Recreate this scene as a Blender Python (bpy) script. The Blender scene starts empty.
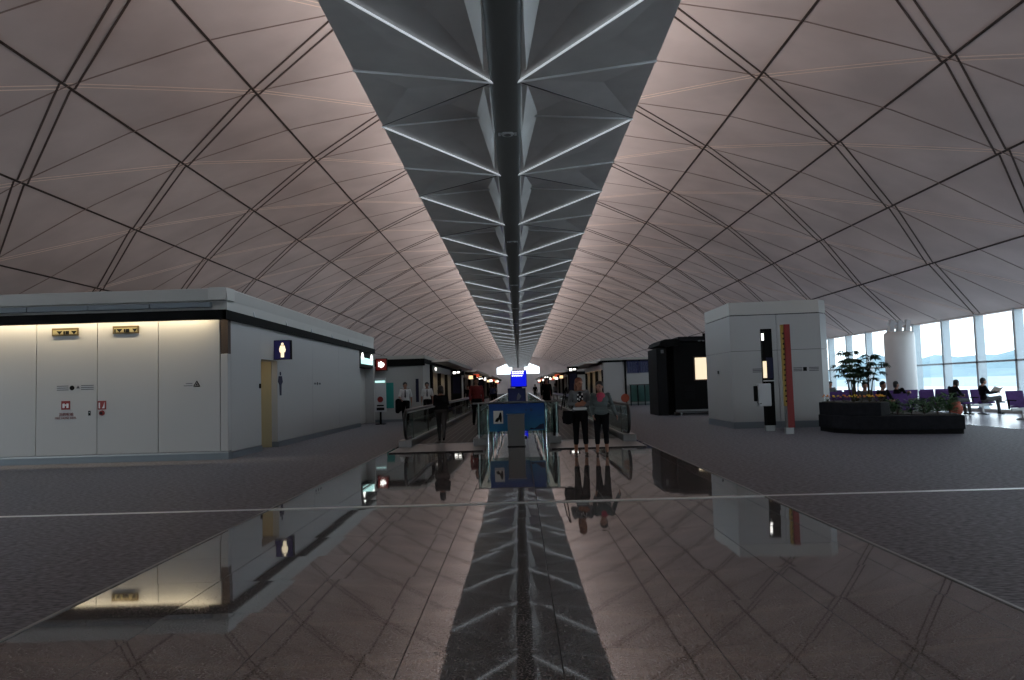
import bpy, bmesh, math, random
from mathutils import Vector, Matrix
random.seed(7)
C = bpy.context.scene.collection
PI = math.pi
sc = bpy.context.scene

# ------------------------------------------------------------------ materials
def mat(name, col, rough=.6, metal=0., ior=1.45, emit=None, es=0., alpha=1.):
    m = bpy.data.materials.new(name); m.use_nodes = True
    b = m.node_tree.nodes['Principled BSDF']
    b.inputs['Base Color'].default_value = (*col, 1)
    b.inputs['Roughness'].default_value = rough
    b.inputs['Metallic'].default_value = metal
    b.inputs['IOR'].default_value = ior
    if emit:
        b.inputs['Emission Color'].default_value = (*emit, 1)
        b.inputs['Emission Strength'].default_value = es
    return m

def noisy(name, c1, c2, scale, rough=.6, bump=0., metal=0., ior=1.45, detail=4, stretch=(1,1,1)):
    m = mat(name, c1, rough, metal, ior)
    nt = m.node_tree; N = nt.nodes; Lk = nt.links; b = N['Principled BSDF']
    tc = N.new('ShaderNodeTexCoord'); mp = N.new('ShaderNodeMapping'); mp.inputs['Scale'].default_value = stretch
    nz = N.new('ShaderNodeTexNoise'); nz.inputs['Scale'].default_value = scale; nz.inputs['Detail'].default_value = detail
    cr = N.new('ShaderNodeMix'); cr.data_type = 'RGBA'
    cr.inputs['A'].default_value = (*c1, 1); cr.inputs['B'].default_value = (*c2, 1)
    rp = N.new('ShaderNodeMapRange'); rp.inputs['From Min'].default_value = .35; rp.inputs['From Max'].default_value = .65
    Lk.new(tc.outputs['Object'], mp.inputs['Vector']); Lk.new(mp.outputs[0], nz.inputs['Vector'])
    Lk.new(nz.outputs['Fac'], rp.inputs['Value']); Lk.new(rp.outputs[0], cr.inputs['Factor'])
    Lk.new(cr.outputs['Result'], b.inputs['Base Color'])
    if bump:
        bp = N.new('ShaderNodeBump'); bp.inputs['Strength'].default_value = bump; bp.inputs['Distance'].default_value = .01
        Lk.new(nz.outputs['Fac'], bp.inputs['Height']); Lk.new(bp.outputs[0], b.inputs['Normal'])
    return m

def granite_mat():
    m = mat('polished_granite', (.03,.03,.03), .03, 0, 2.35)
    nt = m.node_tree; N = nt.nodes; Lk = nt.links; b = N['Principled BSDF']
    tc = N.new('ShaderNodeTexCoord')
    nz = N.new('ShaderNodeTexNoise'); nz.inputs['Scale'].default_value = 70; nz.inputs['Detail'].default_value = 3
    Lk.new(tc.outputs['Object'], nz.inputs['Vector'])
    mx = N.new('ShaderNodeMix'); mx.data_type = 'RGBA'
    mx.inputs['A'].default_value = (.065,.057,.055,1); mx.inputs['B'].default_value = (.23,.203,.193,1)
    rp = N.new('ShaderNodeMapRange'); rp.inputs['From Min'].default_value = .45; rp.inputs['From Max'].default_value = .66
    Lk.new(nz.outputs['Fac'], rp.inputs['Value']); Lk.new(rp.outputs[0], mx.inputs['Factor'])
    sx = N.new('ShaderNodeSeparateXYZ'); Lk.new(tc.outputs['Object'], sx.inputs[0])
    def line(out, off, pitch, w):
        a = N.new('ShaderNodeMath'); a.operation = 'ADD'; a.inputs[1].default_value = off; Lk.new(out, a.inputs[0])
        d = N.new('ShaderNodeMath'); d.operation = 'DIVIDE'; d.inputs[1].default_value = pitch; Lk.new(a.outputs[0], d.inputs[0])
        f = N.new('ShaderNodeMath'); f.operation = 'FRACT'; Lk.new(d.outputs[0], f.inputs[0])
        l = N.new('ShaderNodeMath'); l.operation = 'LESS_THAN'; l.inputs[1].default_value = w/pitch; Lk.new(f.outputs[0], l.inputs[0])
        return l
    l1 = line(sx.outputs['X'], 86-.26, .86, .007); l2 = line(sx.outputs['Y'], 86, .86, .004)
    mxx = N.new('ShaderNodeMath'); mxx.operation = 'MAXIMUM'; Lk.new(l1.outputs[0], mxx.inputs[0]); Lk.new(l2.outputs[0], mxx.inputs[1])
    m2 = N.new('ShaderNodeMix'); m2.data_type = 'RGBA'; m2.inputs['B'].default_value = (.008,.007,.007,1)
    Lk.new(mxx.outputs[0], m2.inputs['Factor']); Lk.new(mx.outputs['Result'], m2.inputs['A']); Lk.new(m2.outputs['Result'], b.inputs['Base Color'])
    # each slab lies a hair off level, and grain gives a fine ripple; joints are matt
    rr = N.new('ShaderNodeMapRange'); rr.inputs['To Min'].default_value = .03; rr.inputs['To Max'].default_value = .5
    Lk.new(mxx.outputs[0], rr.inputs['Value']); Lk.new(rr.outputs[0], b.inputs['Roughness'])
    sr = N.new('ShaderNodeMapRange'); sr.inputs['To Min'].default_value = .5; sr.inputs['To Max'].default_value = .06; Lk.new(mxx.outputs[0], sr.inputs['Value']); Lk.new(sr.outputs[0], b.inputs['Specular IOR Level'])
    wn = N.new('ShaderNodeTexWhiteNoise'); wn.noise_dimensions = '2D'
    sn = N.new('ShaderNodeVectorMath'); sn.operation = 'SNAP'; sn.inputs[1].default_value = (.86,.86,100)
    av = N.new('ShaderNodeVectorMath'); av.operation = 'ADD'; av.inputs[1].default_value = (-.26,0,0)
    Lk.new(tc.outputs['Object'], av.inputs[0]); Lk.new(av.outputs[0], sn.inputs[0]); Lk.new(sn.outputs[0], wn.inputs['Vector'])
    sb = N.new('ShaderNodeVectorMath'); sb.operation = 'SUBTRACT'; sb.inputs[1].default_value = (.5,.5,.5); Lk.new(wn.outputs['Color'], sb.inputs[0])
    sl = N.new('ShaderNodeVectorMath'); sl.operation = 'SCALE'; sl.inputs['Scale'].default_value = .006; Lk.new(sb.outputs[0], sl.inputs[0])
    ad = N.new('ShaderNodeVectorMath'); ad.operation = 'ADD'; gm = N.new('ShaderNodeNewGeometry')
    Lk.new(gm.outputs['Normal'], ad.inputs[0]); Lk.new(sl.outputs[0], ad.inputs[1])
    nm = N.new('ShaderNodeVectorMath'); nm.operation = 'NORMALIZE'; Lk.new(ad.outputs[0], nm.inputs[0]); Lk.new(nm.outputs[0], b.inputs['Normal'])
    return m

def glass_mat(name, tint=(.8,.85,.85), refl=.08, edge=.8):
    m = bpy.data.materials.new(name); m.use_nodes = True; nt = m.node_tree; N = nt.nodes; Lk = nt.links
    N.clear(); o = N.new('ShaderNodeOutputMaterial'); t = N.new('ShaderNodeBsdfTransparent'); t.inputs[0].default_value = (*tint, 1)
    g = N.new('ShaderNodeBsdfGlossy'); g.inputs['Roughness'].default_value = .02; g.inputs['Color'].default_value = (.9,.9,.9,1)
    lw = N.new('ShaderNodeLayerWeight'); lw.inputs['Blend'].default_value = .5
    pw = N.new('ShaderNodeMath'); pw.operation = 'POWER'; pw.inputs[1].default_value = 5.; Lk.new(lw.outputs['Facing'], pw.inputs[0])
    f = N.new('ShaderNodeMath'); f.operation = 'MULTIPLY_ADD'; f.inputs[1].default_value = edge; f.inputs[2].default_value = refl*.3; Lk.new(pw.outputs[0], f.inputs[0])
    mx = N.new('ShaderNodeMixShader'); Lk.new(f.outputs[0], mx.inputs[0]); Lk.new(t.outputs[0], mx.inputs[1]); Lk.new(g.outputs[0], mx.inputs[2])
    Lk.new(mx.outputs[0], o.inputs[0]); return m

M = dict(
 granite=granite_mat(),
 carpet=noisy('grey_carpet', (.040,.038,.046), (.18,.173,.197), 14, .62, .4, stretch=(1,2.2,1)),
 daylit_floor=noisy('daylit_carpet', (.30,.29,.33), (.38,.37,.41), 6, .22),  # carpet by the windows: daylight put into a paler, glossier colour
 vault=noisy('vault_panel', (.50,.415,.39), (.62,.52,.49), .45, .6),
 vgap=mat('vault_gap', (.045,.030,.026), .8), vdbl=mat('vault_double_gap', (.075,.05,.042), .8), vmid=mat('vault_seam', (.26,.19,.165), .7), vpale=mat('vault_pale_seam', (.85,.68,.58), .6),
 wing=noisy('wing_fabric', (.58,.555,.535), (.66,.635,.61), 1.5, .38), spine=mat('spine_dark', (.11,.11,.105), .34), flank=noisy('spine_flank', (.93,.92,.88), (.95,.94,.90), 3, .25),
 rod=mat('glow_rod', (.92,.94,.97), .28, .6, emit=(.85,.93,1), es=.5), rodd=mat('painted_rod', (.92,.92,.92), .35, .2),  # diagonal rods carry a weak emission, added to brighten the band
 white=mat('white_panel', (.39,.38,.37), .5), whitew=mat('off_white', (.44,.42,.39), .55), plinth=mat('blue_grey_plinth', (.16,.18,.20), .35, .2),
 black=mat('black_paint', (.006,.006,.006), .8, 0, 1.2), dark=mat('dark_grey', (.010,.010,.011), .8, 0, 1.25), mid=mat('mid_grey', (.12,.118,.115), .5),
 steel=mat('brushed_steel', (.30,.30,.30), .35, 1.), chrome=mat('bright_steel', (.88,.89,.91), .14, 1.), strip=mat('satin_strip', (.85,.85,.86), .32, 1.), alu=mat('painted_aluminium', (.50,.51,.52), .4),
 rubber=mat('black_rubber', (.01,.01,.01), .35), brass=mat('brass_frame', (.11,.075,.03), .5, .3), signface=mat('sign_face', (.26,.215,.10), .5), tan=mat('tan_wall', (.40,.33,.20), .6),
 red=mat('red_paint', (.20,.012,.010), .45), orange=mat('orange_paint', (.36,.07,.03), .5), yellow=mat('yellow_paint', (.30,.19,.03), .5), navy=mat('navy_paint', (.008,.008,.035), .75),
 purple=noisy('purple_upholstery', (.055,.018,.11), (.075,.026,.15), 9, .8), redtext=mat('red_print', (.17,.03,.03), .7), greytext=mat('grey_print', (.07,.07,.08), .6),
 planter=noisy('dark_stone', (.007,.007,.009), (.012,.012,.015), 8, .8, 0, 0, 1.25), soil=mat('soil', (.03,.02,.012), .9),
 leaf=noisy('leaf_green', (.04,.10,.04), (.09,.19,.07), 7, .5), leafd=noisy('leaf_dark', (.010,.028,.014), (.02,.045,.02), 7, .5), stem=mat('stem', (.05,.035,.02), .8),
 petal=mat('orange_petal', (.75,.22,.03), .6), petaly=mat('yellow_petal', (.8,.5,.05), .6),
 glass=glass_mat('window_glass', (.93,.97,.98)), bglass=glass_mat('balustrade_glass', (.66,.74,.72), .05, .3),
 teal=mat('teal_panel', (.02,.24,.22), .4), paleteal=mat('pale_glazing', (.22,.34,.33), .3), column=mat('white_column', (.68,.66,.64), .5),
 mullion=mat('white_mullion', (.42,.47,.50), .4, .2), belt=noisy('walkway_belt', (.02,.02,.02), (.035,.035,.035), 30, .6),
 skin=mat('skin', (.30,.15,.10), .55), skin2=mat('tanned_skin', (.27,.11,.06), .55), skin3=mat('pale_skin', (.50,.31,.23), .55),
 hairb=mat('black_hair', (.012,.009,.008), .5), hairr=mat('auburn_hair', (.13,.035,.012), .5),
 cblack=mat('black_cloth', (.007,.007,.008), .9, 0, 1.2), cgrey=mat('grey_cloth', (.13,.135,.14), .85), cteal=mat('grey_green_cloth', (.085,.105,.105), .85),
 cwhite=mat('white_cloth', (.62,.62,.62), .8), cpink=mat('pink_cloth', (.45,.06,.11), .8), cred=mat('red_cloth', (.16,.012,.012), .8), cdenim=mat('dark_trousers', (.06,.058,.06), .85),
 cbrown=mat('brown_leather', (.05,.03,.02), .6), cblue=mat('blue_cloth', (.03,.05,.13), .8), corange=mat('orange_cloth', (.26,.055,.03), .8), paper=mat('newspaper', (.62,.60,.55), .8),
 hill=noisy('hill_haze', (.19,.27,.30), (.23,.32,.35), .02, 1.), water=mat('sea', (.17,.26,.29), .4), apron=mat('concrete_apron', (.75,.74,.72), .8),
 e_white=mat('lit_white', (.8,.8,.8), .5, emit=(1,.97,.9), es=2.2), e_warm=mat('lit_warm', (.8,.6,.3), .5, emit=(1,.68,.35), es=1.5), e_tube=mat('lit_tube', (.8,.7,.5), .5, emit=(1,.85,.55), es=3.),
 e_blue=mat('screen_blue', (.0,.0,.1), .3, emit=(.004,.01,.75), es=1.0), e_navy=mat('lit_navy', (.01,.01,.03), .3, emit=(.03,.02,.16), es=.15), e_board=mat('board_blue', (.0,.0,.02), .6, emit=(.02,.03,.12), es=.12),
 e_cyan=mat('lit_cyan', (.5,.8,.8), .3, emit=(.6,1,.95), es=1.1), e_red=mat('lit_red', (.2,.0,.0), .4, emit=(.5,.03,.02), es=.08), e_redshop=mat('red_display', (.4,.03,.02), .4, emit=(1,.12,.05), es=.55),
 e_poster=mat('lit_poster', (.8,.7,.5), .4, emit=(1,.82,.55), es=.9), e_pict=mat('lit_pictogram', (.9,.8,.6), .4, emit=(1,.83,.55), es=1.1),
)

# ------------------------------------------------------------------ mesh builder
class MB:
    def __init__(s): s.v = []; s.f = []
    def add(s, vs, fs):
        o = len(s.v); s.v += [tuple(v) for v in vs]; s.f += [tuple(i+o for i in f) for f in fs]; return s
    def box(s, x0,x1,y0,y1,z0,z1):
        return s.add([(x0,y0,z0),(x1,y0,z0),(x1,y1,z0),(x0,y1,z0),(x0,y0,z1),(x1,y0,z1),(x1,y1,z1),(x0,y1,z1)],
              [(0,3,2,1),(4,5,6,7),(0,1,5,4),(1,2,6,5),(2,3,7,6),(3,0,4,7)])
    def prism(s, poly, z0, z1):
        n = len(poly); a = sum(poly[i][0]*poly[(i+1)%n][1]-poly[(i+1)%n][0]*poly[i][1] for i in range(n))
        if a < 0: poly = poly[::-1]
        return s.add([(x,y,z0) for x,y in poly]+[(x,y,z1) for x,y in poly],
            [tuple(range(n))[::-1], tuple(range(n,2*n))]+[(i,(i+1)%n,(i+1)%n+n,i+n) for i in range(n)])
    def prism_y(s, poly, y0, y1):      # poly of (x,z)
        k = MB().prism(poly, y0, y1); return s.add([(v[0], v[2], v[1]) for v in k.v], [f[::-1] for f in k.f])
    def prism_x(s, poly, x0, x1):      # poly of (y,z)
        k = MB().prism(poly, x0, x1); return s.add([(v[2], v[0], v[1]) for v in k.v], k.f)
    def tube(s, pts, r, n=10, cap=True):
        pts = [Vector(p) for p in pts]; m = len(pts); rs = r if isinstance(r,(list,tuple)) else [r]*m
        vs = []; up = None
        for i,p in enumerate(pts):
            t = (pts[min(i+1,m-1)]-pts[max(i-1,0)]).normalized()
            if up is None: up = Vector((0,0,1)) if abs(t.z)<.9 else Vector((1,0,0))
            a = t.cross(up).normalized(); b = a.cross(t).normalized(); up = b
            vs += [p+(a*math.cos(2*PI*k/n)+b*math.sin(2*PI*k/n))*rs[i] for k in range(n)]
        fs = [(i*n+k, i*n+(k+1)%n, (i+1)*n+(k+1)%n, (i+1)*n+k) for i in range(m-1) for k in range(n)]
        if cap: fs += [tuple(range(n))[::-1], tuple(range((m-1)*n, m*n))]
        return s.add(vs, fs)
    def ball(s, c, r, n=12, m=8, R=None):
        r = (r,r,r) if not isinstance(r,(list,tuple)) else r; vs = []
        for i in range(m+1):
            th = PI*i/m
            for k in range(n):
                ph = 2*PI*k/n; q = Vector((r[0]*math.sin(th)*math.cos(ph), r[1]*math.sin(th)*math.sin(ph), r[2]*math.cos(th)))
                if R: q = R@q
                vs.append(q+Vector(c))
        return s.add(vs, [(i*n+k, (i+1)*n+k, (i+1)*n+(k+1)%n, i*n+(k+1)%n) for i in range(m) for k in range(n)])
    def capsule(s, a, b, ra, rb, sx=1.):
        a = Vector(a); b = Vector(b)
        s.tube([a,b],[ra,rb],12); s.ball(a, ra, 12, 8); s.ball(b, rb, 12, 8); return s
    def strip(s, pts, side, w, t, nrm=(0,0,1)):   # flat bar along pts, width along side, thickness t along -nrm
        side = Vector(side).normalized()*w*.5; nv = Vector(nrm)*t; n = len(pts); vs = []
        for p in pts:
            p = Vector(p); vs += [p-side, p+side, p+side-nv, p-side-nv]
        fs = []
        for i in range(n-1):
            o = i*4; fs += [(o+k, o+(k+1)%4, o+4+(k+1)%4, o+4+k)[::-1] for k in range(4)]
        fs += [(0,1,2,3), (4*n-1,4*n-2,4*n-3,4*n-4)]
        return s.add(vs, fs)
    def build(s, name, m, parent=None, smooth=False, bevel=0., local=False):
        me = bpy.data.meshes.new(name); off = Vector((0,0,0))
        if parent and not local:
            p = parent
            while p: off += p.location; p = p.parent
        me.from_pydata([Vector(v)-off for v in s.v], [], s.f); me.materials.append(M[m] if isinstance(m,str) else m)
        if smooth: me.shade_smooth()
        o = bpy.data.objects.new(name, me); C.objects.link(o)
        if parent: o.parent = parent
        if bevel:
            b = o.modifiers.new('bevel','BEVEL'); b.width = bevel; b.segments = 2; b.limit_method = 'ANGLE'
        me.update(); return o

def thing(name, label, cat, loc=(0,0,0), rz=0, group=None):
    o = bpy.data.objects.new(name, None); C.objects.link(o); o.location = loc; o.rotation_euler = (0,0,rz); o.empty_display_size = .2
    o['label'] = label; o['category'] = cat
    if group: o['group'] = group
    return o
def tag(o, label, cat, group=None, kind=None):
    o['label'] = label; o['category'] = cat
    if group: o['group'] = group
    if kind: o['kind'] = kind
    return o
def struct(o, label=None, cat=None):
    o['kind'] = 'structure'
    if label: o['label'] = label; o['category'] = cat
    return o
def copy_tree(o, parent=None, loc=None, rz=None, label=None):
    c = o.copy(); C.objects.link(c); c.parent = parent
    if loc is not None: c.location = loc
    if rz is not None: c.rotation_euler = (0,0,rz)
    if label: c['label'] = label
    for ch in list(o.children): copy_tree(ch, c)
    return c
def text(s, size, m, parent, loc, rot=(PI/2,0,0), name='lettering', depth=.002, align='CENTER'):
    cu = bpy.data.curves.new('t','FONT'); cu.body = s; cu.size = size; cu.extrude = depth; cu.align_x = align; cu.align_y = 'CENTER'
    t = bpy.data.objects.new('t', cu); C.objects.link(t)
    dg = bpy.context.evaluated_depsgraph_get(); dg.update()
    me = bpy.data.meshes.new_from_object(t.evaluated_get(dg)); bpy.data.objects.remove(t)
    me.materials.clear(); me.materials.append(M[m]); o = bpy.data.objects.new(name, me); C.objects.link(o)
    off = Vector((0,0,0)); p = parent
    while p: off += p.location; p = p.parent
    o.parent = parent; o.location = Vector(loc)-off; o.rotation_euler = rot; return o

Y0, Y1 = -14., 200.
# ------------------------------------------------------------------ floor
XF = 3.12
struct(MB().box(-XF,XF,Y0,Y1,-.12,0).build('floor','granite'), 'polished speckled granite floor strip mirroring the vault down the middle', 'floor')
struct(MB().box(-18.3,-XF,Y0,Y1,-.12,.004).build('floor','carpet'), 'dark grey carpet floor left of the polished granite', 'floor')
struct(MB().box(XF,13.0,Y0,Y1,-.12,.004).build('floor','carpet'), 'grey carpet floor right of the polished granite', 'floor')
struct(MB().box(13.0,18.3,Y0,Y1,-.12,.003).build('floor','daylit_floor'), 'floor under the purple seats by the windows, daylight painted into its pale colour', 'floor')
struct(MB().box(-18,18,9.63,9.72,0.0,.009).build('trim_1','strip'), 'thin metal expansion strip crossing the whole floor', 'floor strip')
struct(MB().box(12.95,13.01,Y0,Y1,0,.010).build('trim_2','chrome'), 'added metal strip glinting as the sunlit edge of the floor by the windows', 'floor strip')  # bright strip added to stand for the edge of the sunlit floor
for n,sx in ((3,-1),(4,1)):
    struct(MB().box(sx*XF-.012,sx*XF+.012,Y0,19,0,.008).build('trim_%d'%n,'steel'), 'thin metal edging where granite meets the %s carpet' % ('left' if sx<0 else 'right'), 'floor strip')

# ------------------------------------------------------------------ vault
L = 5.566; S1 = 3.28
PX = [2.0, 3.25, 6.215, 9.197, 11.993, 14.673, 17.9]; PZ = [9.58, 9.45, 8.92, 8.025, 6.826, 5.377, 3.76]
def zv(x):
    x = min(max(x, PX[0]), PX[-1])
    for i in range(6):
        if x <= PX[i+1]: break
    h = PX[i+1]-PX[i]; t = (x-PX[i])/h
    def tg(k):
        if k == 0: return (PZ[1]-PZ[0])/(PX[1]-PX[0])
        if k == 6: return (PZ[6]-PZ[5])/(PX[6]-PX[5])
        return (PZ[k+1]-PZ[k-1])/(PX[k+1]-PX[k-1])
    a, b = tg(i)*h, tg(i+1)*h
    lin = PZ[i]+(PZ[i+1]-PZ[i])*t
    return lin*.85+.15*((2*t**3-3*t*t+1)*PZ[i]+(t**3-2*t*t+t)*a+(-2*t**3+3*t*t)*PZ[i+1]+(t**3-t*t)*b)
def vn(x, sg):
    d = (zv(x+.02)-zv(x-.02))/.04; v = Vector((-d*sg, 0, 1)); return v.normalized()
cm = MB()
xs = []
for a_,b_ in zip(PX[:-1],PX[1:]): xs += [a_+(b_-a_)*i/4 for i in range(4)]
xs.append(17.9)
ys = [Y0+ (Y1-Y0)*j/40 for j in range(41)]
for sg in (-1,1):
    vs = [(sg*x, y, zv(x)) for x in xs for y in ys] + [(sg*x, y, zv(x)+.25) for x in xs for y in ys]; n = len(ys); m = len(xs)*n
    fs = []
    for i in range(len(xs)-1):
        for j in range(n-1):
            q = (i*n+j, (i+1)*n+j, (i+1)*n+j+1, i*n+j+1)
            fs += [q if sg<0 else q[::-1], tuple(k+m for k in (q[::-1] if sg<0 else q))]
    cm.add(vs, fs)
ceiling = struct(cm.build('ceiling','vault',smooth=True), 'curved pinkish grey vaulted ceiling of triangular panels', 'ceiling')
lines = {k: MB() for k in ('longitudinal_joint','double_joint','cross_seam','pale_seam')}
def vpath(sg, xa, ya, xb, yb, n=8, off=0., ny=1):
    pts = []
    for i in range(n+1):
        t = i/n; x = xa+(xb-xa)*t; y = ya+(yb-ya)*t + off
        pts.append(Vector((sg*x, y, zv(x)-.002)))
    return pts
LX = [3.25, 6.215, 9.197, 11.993, 14.673, 17.88]
def addline(mb, pts, w, t):
    for a, b in zip(pts[:-1], pts[1:]):
        d = (b-a); mx_ = abs((a.x+b.x)/2); nn = vn(mx_, 1 if a.x > 0 else -1); side = d.cross(nn).normalized()
        ext = d.normalized()*.012
        mb.strip([a-ext, b+ext], side, w, t, nn)
for sg in (-1,1):
    for j in range(0,5):
        for k in range(40):
            ya = Y0+(Y1-Y0)*k/40; yb = Y0+(Y1-Y0)*(k+1)/40; x = LX[j]
            addline(lines['longitudinal_joint'], [Vector((sg*x,ya,zv(x)-.004)), Vector((sg*x,yb,zv(x)-.004))], .055, .016)
    for k in range(-6, 36):
        for j in range(0,5):
            y = (S1+(j-1)*.5+k)*L
            if y < Y0+3 or y > Y1-4: continue
            for off in (-.19,.19): addline(lines['double_joint'], vpath(sg, LX[j]+.05, y, LX[j+1]-.05, y+L/2, 8, off), .042, .014)
            for off in (-.09,.09): addline(lines['pale_seam'], vpath(sg, LX[j]+.05, y, LX[j+1]-.05, y-L/2, 8, off), .028, .006)
        for h in (0,.5):
            y = (S1+k+h)*L
            if Y0+1 < y < Y1-1: addline(lines['cross_seam'], vpath(sg, 3.3, y, 17.8, y, 24), .035, .008)
for k, m_ in (('longitudinal_joint','vgap'),('double_joint','vdbl'),('cross_seam','vmid'),('pale_seam','vpale')):
    lines[k].build(k, m_, ceiling)
struct(MB().box(-2.1,2.1,Y0,Y1,9.62,9.66).build('window_1','glass'), 'long glazed skylight along the crown of the vault', 'skylight')

# suspended grey reflector under the crown
XE, ZE = 2.49, 6.75
SS = 2.232
refl = thing('suspended_reflector', 'long dark grey folded reflector band with steel rods hung under the vault crown', 'ceiling reflector', (0,0,6.4))
sp = MB(); flk = MB()
sp.prism_y([(.27*math.cos(a*PI/12), 6.66+.20*math.sin(a*PI/12)) for a in range(12,25)],Y0+2,Y1-2)
sp.build('spine','spine',refl,smooth=True)
APX, APZ, MX, MZ = .20, 6.58, .52, 6.93
def rod(p, a, b, r, name, m, n=8): return MB().tube([a,b], r, n).build(name, m, p, smooth=True)
k = -4
while True:
    ya = (SS+k)*L; yb = ya+L; ym = ya+L*.46
    if yb > Y1-3: break
    if ya > Y0+2:
        for sg in (-1,1):
            A = Vector((sg*APX,ya,APZ)); A2 = Vector((sg*APX,yb,APZ)); Mi = Vector((sg*MX,ym+.0,MZ)); Mi0 = Vector((sg*.46,ya+.35,MZ-.12))
            E0 = Vector((sg*XE,ya-.28,ZE)); Em = Vector((sg*XE,ym-.15,ZE)); E1 = Vector((sg*XE,yb-.28,ZE))
            Bv = Vector((sg*MX, ym, MZ))
            w = MB()
            tris = [(A,Em,E0), (A,Bv,Em), (Bv,A2,Em), (A2,E1,Em)]
            # small pleats: lift the centre of each gore
            for a,b,c in tris:
                if sg > 0: b,c = c,b
                ce = (a+b+c)/3 + Vector((0,0,.10 if (a-A).length<1e-6 else .05))
                up_ = Vector((0,0,.03))
                w.add([a,b,c,ce,a+up_,b+up_,c+up_,ce+up_], [(0,1,3),(1,2,3),(2,0,3),(5,4,7),(6,5,7),(4,6,7),(0,4,5,1),(1,5,6,2),(2,6,4,0)])
            pn = w.build('wing_panel','wing',refl)
            # light scalloped flank of the spine
            f = MB(); I0 = Vector((sg*.25,ya,6.62)); I1 = Vector((sg*.25,yb,6.62)); Im = Vector((sg*.27,ym,6.64))
            tk = Vector((sg*.03,0,.02))
            q = [I0, Im, I1, A2+Vector((sg*.16,0,.03)), Bv+Vector((sg*.06,0,-.02)), A+Vector((sg*.16,0,.03))]
            f.add(q+[v+tk for v in q], [(0,1,4,5),(1,2,3,4),(11,10,7,6),(10,9,8,7)]+[(i,(i+1)%6+0,(i+1)%6+6,i+6) for i in range(6)])
            f.build('spine_flank','flank',refl)
            if k < 32:
                dz = Vector((0,0,-.035))
                rod(pn, A2+dz, Em+dz, .017, 'glow_rod', 'rod')  # rod with added glow, lifting the wing panels around it
                rod(pn, A+dz, E0+dz, .022, 'cross_rod', 'rodd')
                rod(pn, Bv+dz, Em+dz, .020, 'tie_rod', 'rodd')
                rod(pn, A+dz*.6, Em+dz*.6, .010, 'fold_rod', 'mid')
    k += 1
first = None
for i in range(9):
    y = (SS+.42+ (i*2 if i else 0))*L
    lab = ['round white speaker in the dark spine overhead, nearest the camera', 'round white speaker in the dark spine, second from the camera'][i] if i < 2 else 'small round speaker far along the dark ceiling spine'
    if first is None:
        t = thing('ceiling_speaker', lab, 'speaker', (0,y,6.47), group='speakers along the ceiling spine')
        MB().tube([(0,y,6.47),(0,y,6.44)], [.13,.12], 20).build('rim','alu',t)
        MB().tube([(0,y,6.445),(0,y,6.425)], [.075,.06], 16).build('grille','mid',t)
        for a in (-1,1): MB().box(a*.16-.025,a*.16+.025,y-.05,y+.05,6.44,6.475).build('clip','alu',t)
        first = t
    else: copy_tree(first, loc=(0,y,6.47), label=lab)

# uplights standing on top of the reflector (linear lamps washing the vault)
def area(name, loc, rot, sx, sy, power, col):
    l = bpy.data.lights.new(name,'AREA'); l.shape = 'RECTANGLE'; l.size = sx; l.size_y = sy; l.energy = power; l.color = col
    o = bpy.data.objects.new(name, l); C.objects.link(o); o.location = loc; o.rotation_euler = rot; return o
for sg in (-1,1):
    o = area('uplight_lamp', (sg*1.6,(Y0+Y1)/2,7.25), (0, PI - sg*(-.95), 0), .3, Y1-Y0-6, 2200, (1.,.83,.74))
    o['label'] = 'linear uplight on top of the reflector band washing the %s vault' % ('left' if sg<0 else 'right'); o['category'] = 'uplight'

# ------------------------------------------------------------------ window walls
def window_wall(sg, n0, side):
    X = sg*17.9
    fr = MB(); y = 27.29 - 2.33*17; ysl = []
    while y < Y1: ysl.append(y); y += 2.33
    w = struct(MB().box(min(X,X+sg*.3),max(X,X+sg*.3),Y0,Y1,0,.12).build('wall_'+side,'whitew'), 'low sill of the %s window wall' % side, 'wall')
    h = MB().box(min(X,X+sg*.3),max(X,X+sg*.3),Y0,Y1,3.72,4.05).build('lintel','vault',w)
    for y in ysl:
        if y < Y0+.2: continue
        xa, xb = (X-.05*1, X+sg*.28) if sg>0 else (X+sg*.28, X+.05)
        m = MB().box(min(xa,xb),max(xa,xb),y-.06,y+.06,.1,3.80); m.box(min(xa,xb)-(.0),max(xa,xb),y-.13,y+.13,.1,.16)
        m.build('mullion','mullion',w)
    MB().box(X-.05,X+.05,Y0,Y1,1.88,1.95).build('transom','mullion',w)
    struct(MB().box(X-.01,X+.01,Y0,Y1,.12,3.75).build('window_%d'%n0,'glass'), 'tall glazing of the %s window wall' % side, 'window')
window_wall(1, 2, 'right'); window_wall(-1, 3, 'left')
# end walls
zc = [(sg*x, zv(x)+.1) for sg, rng in ((-1,xs[::-1]),(1,xs)) for x in rng]
def endwall(y0,y1,name,label):
    p = [(-17.95,0)]+zc+[(17.95,0)]
    return struct(MB().prism_y(p,y0,y1).build(name,'whitew'), label, 'wall')
endwall(Y0-.3,Y0,'wall_near','end wall behind the camera')
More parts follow.
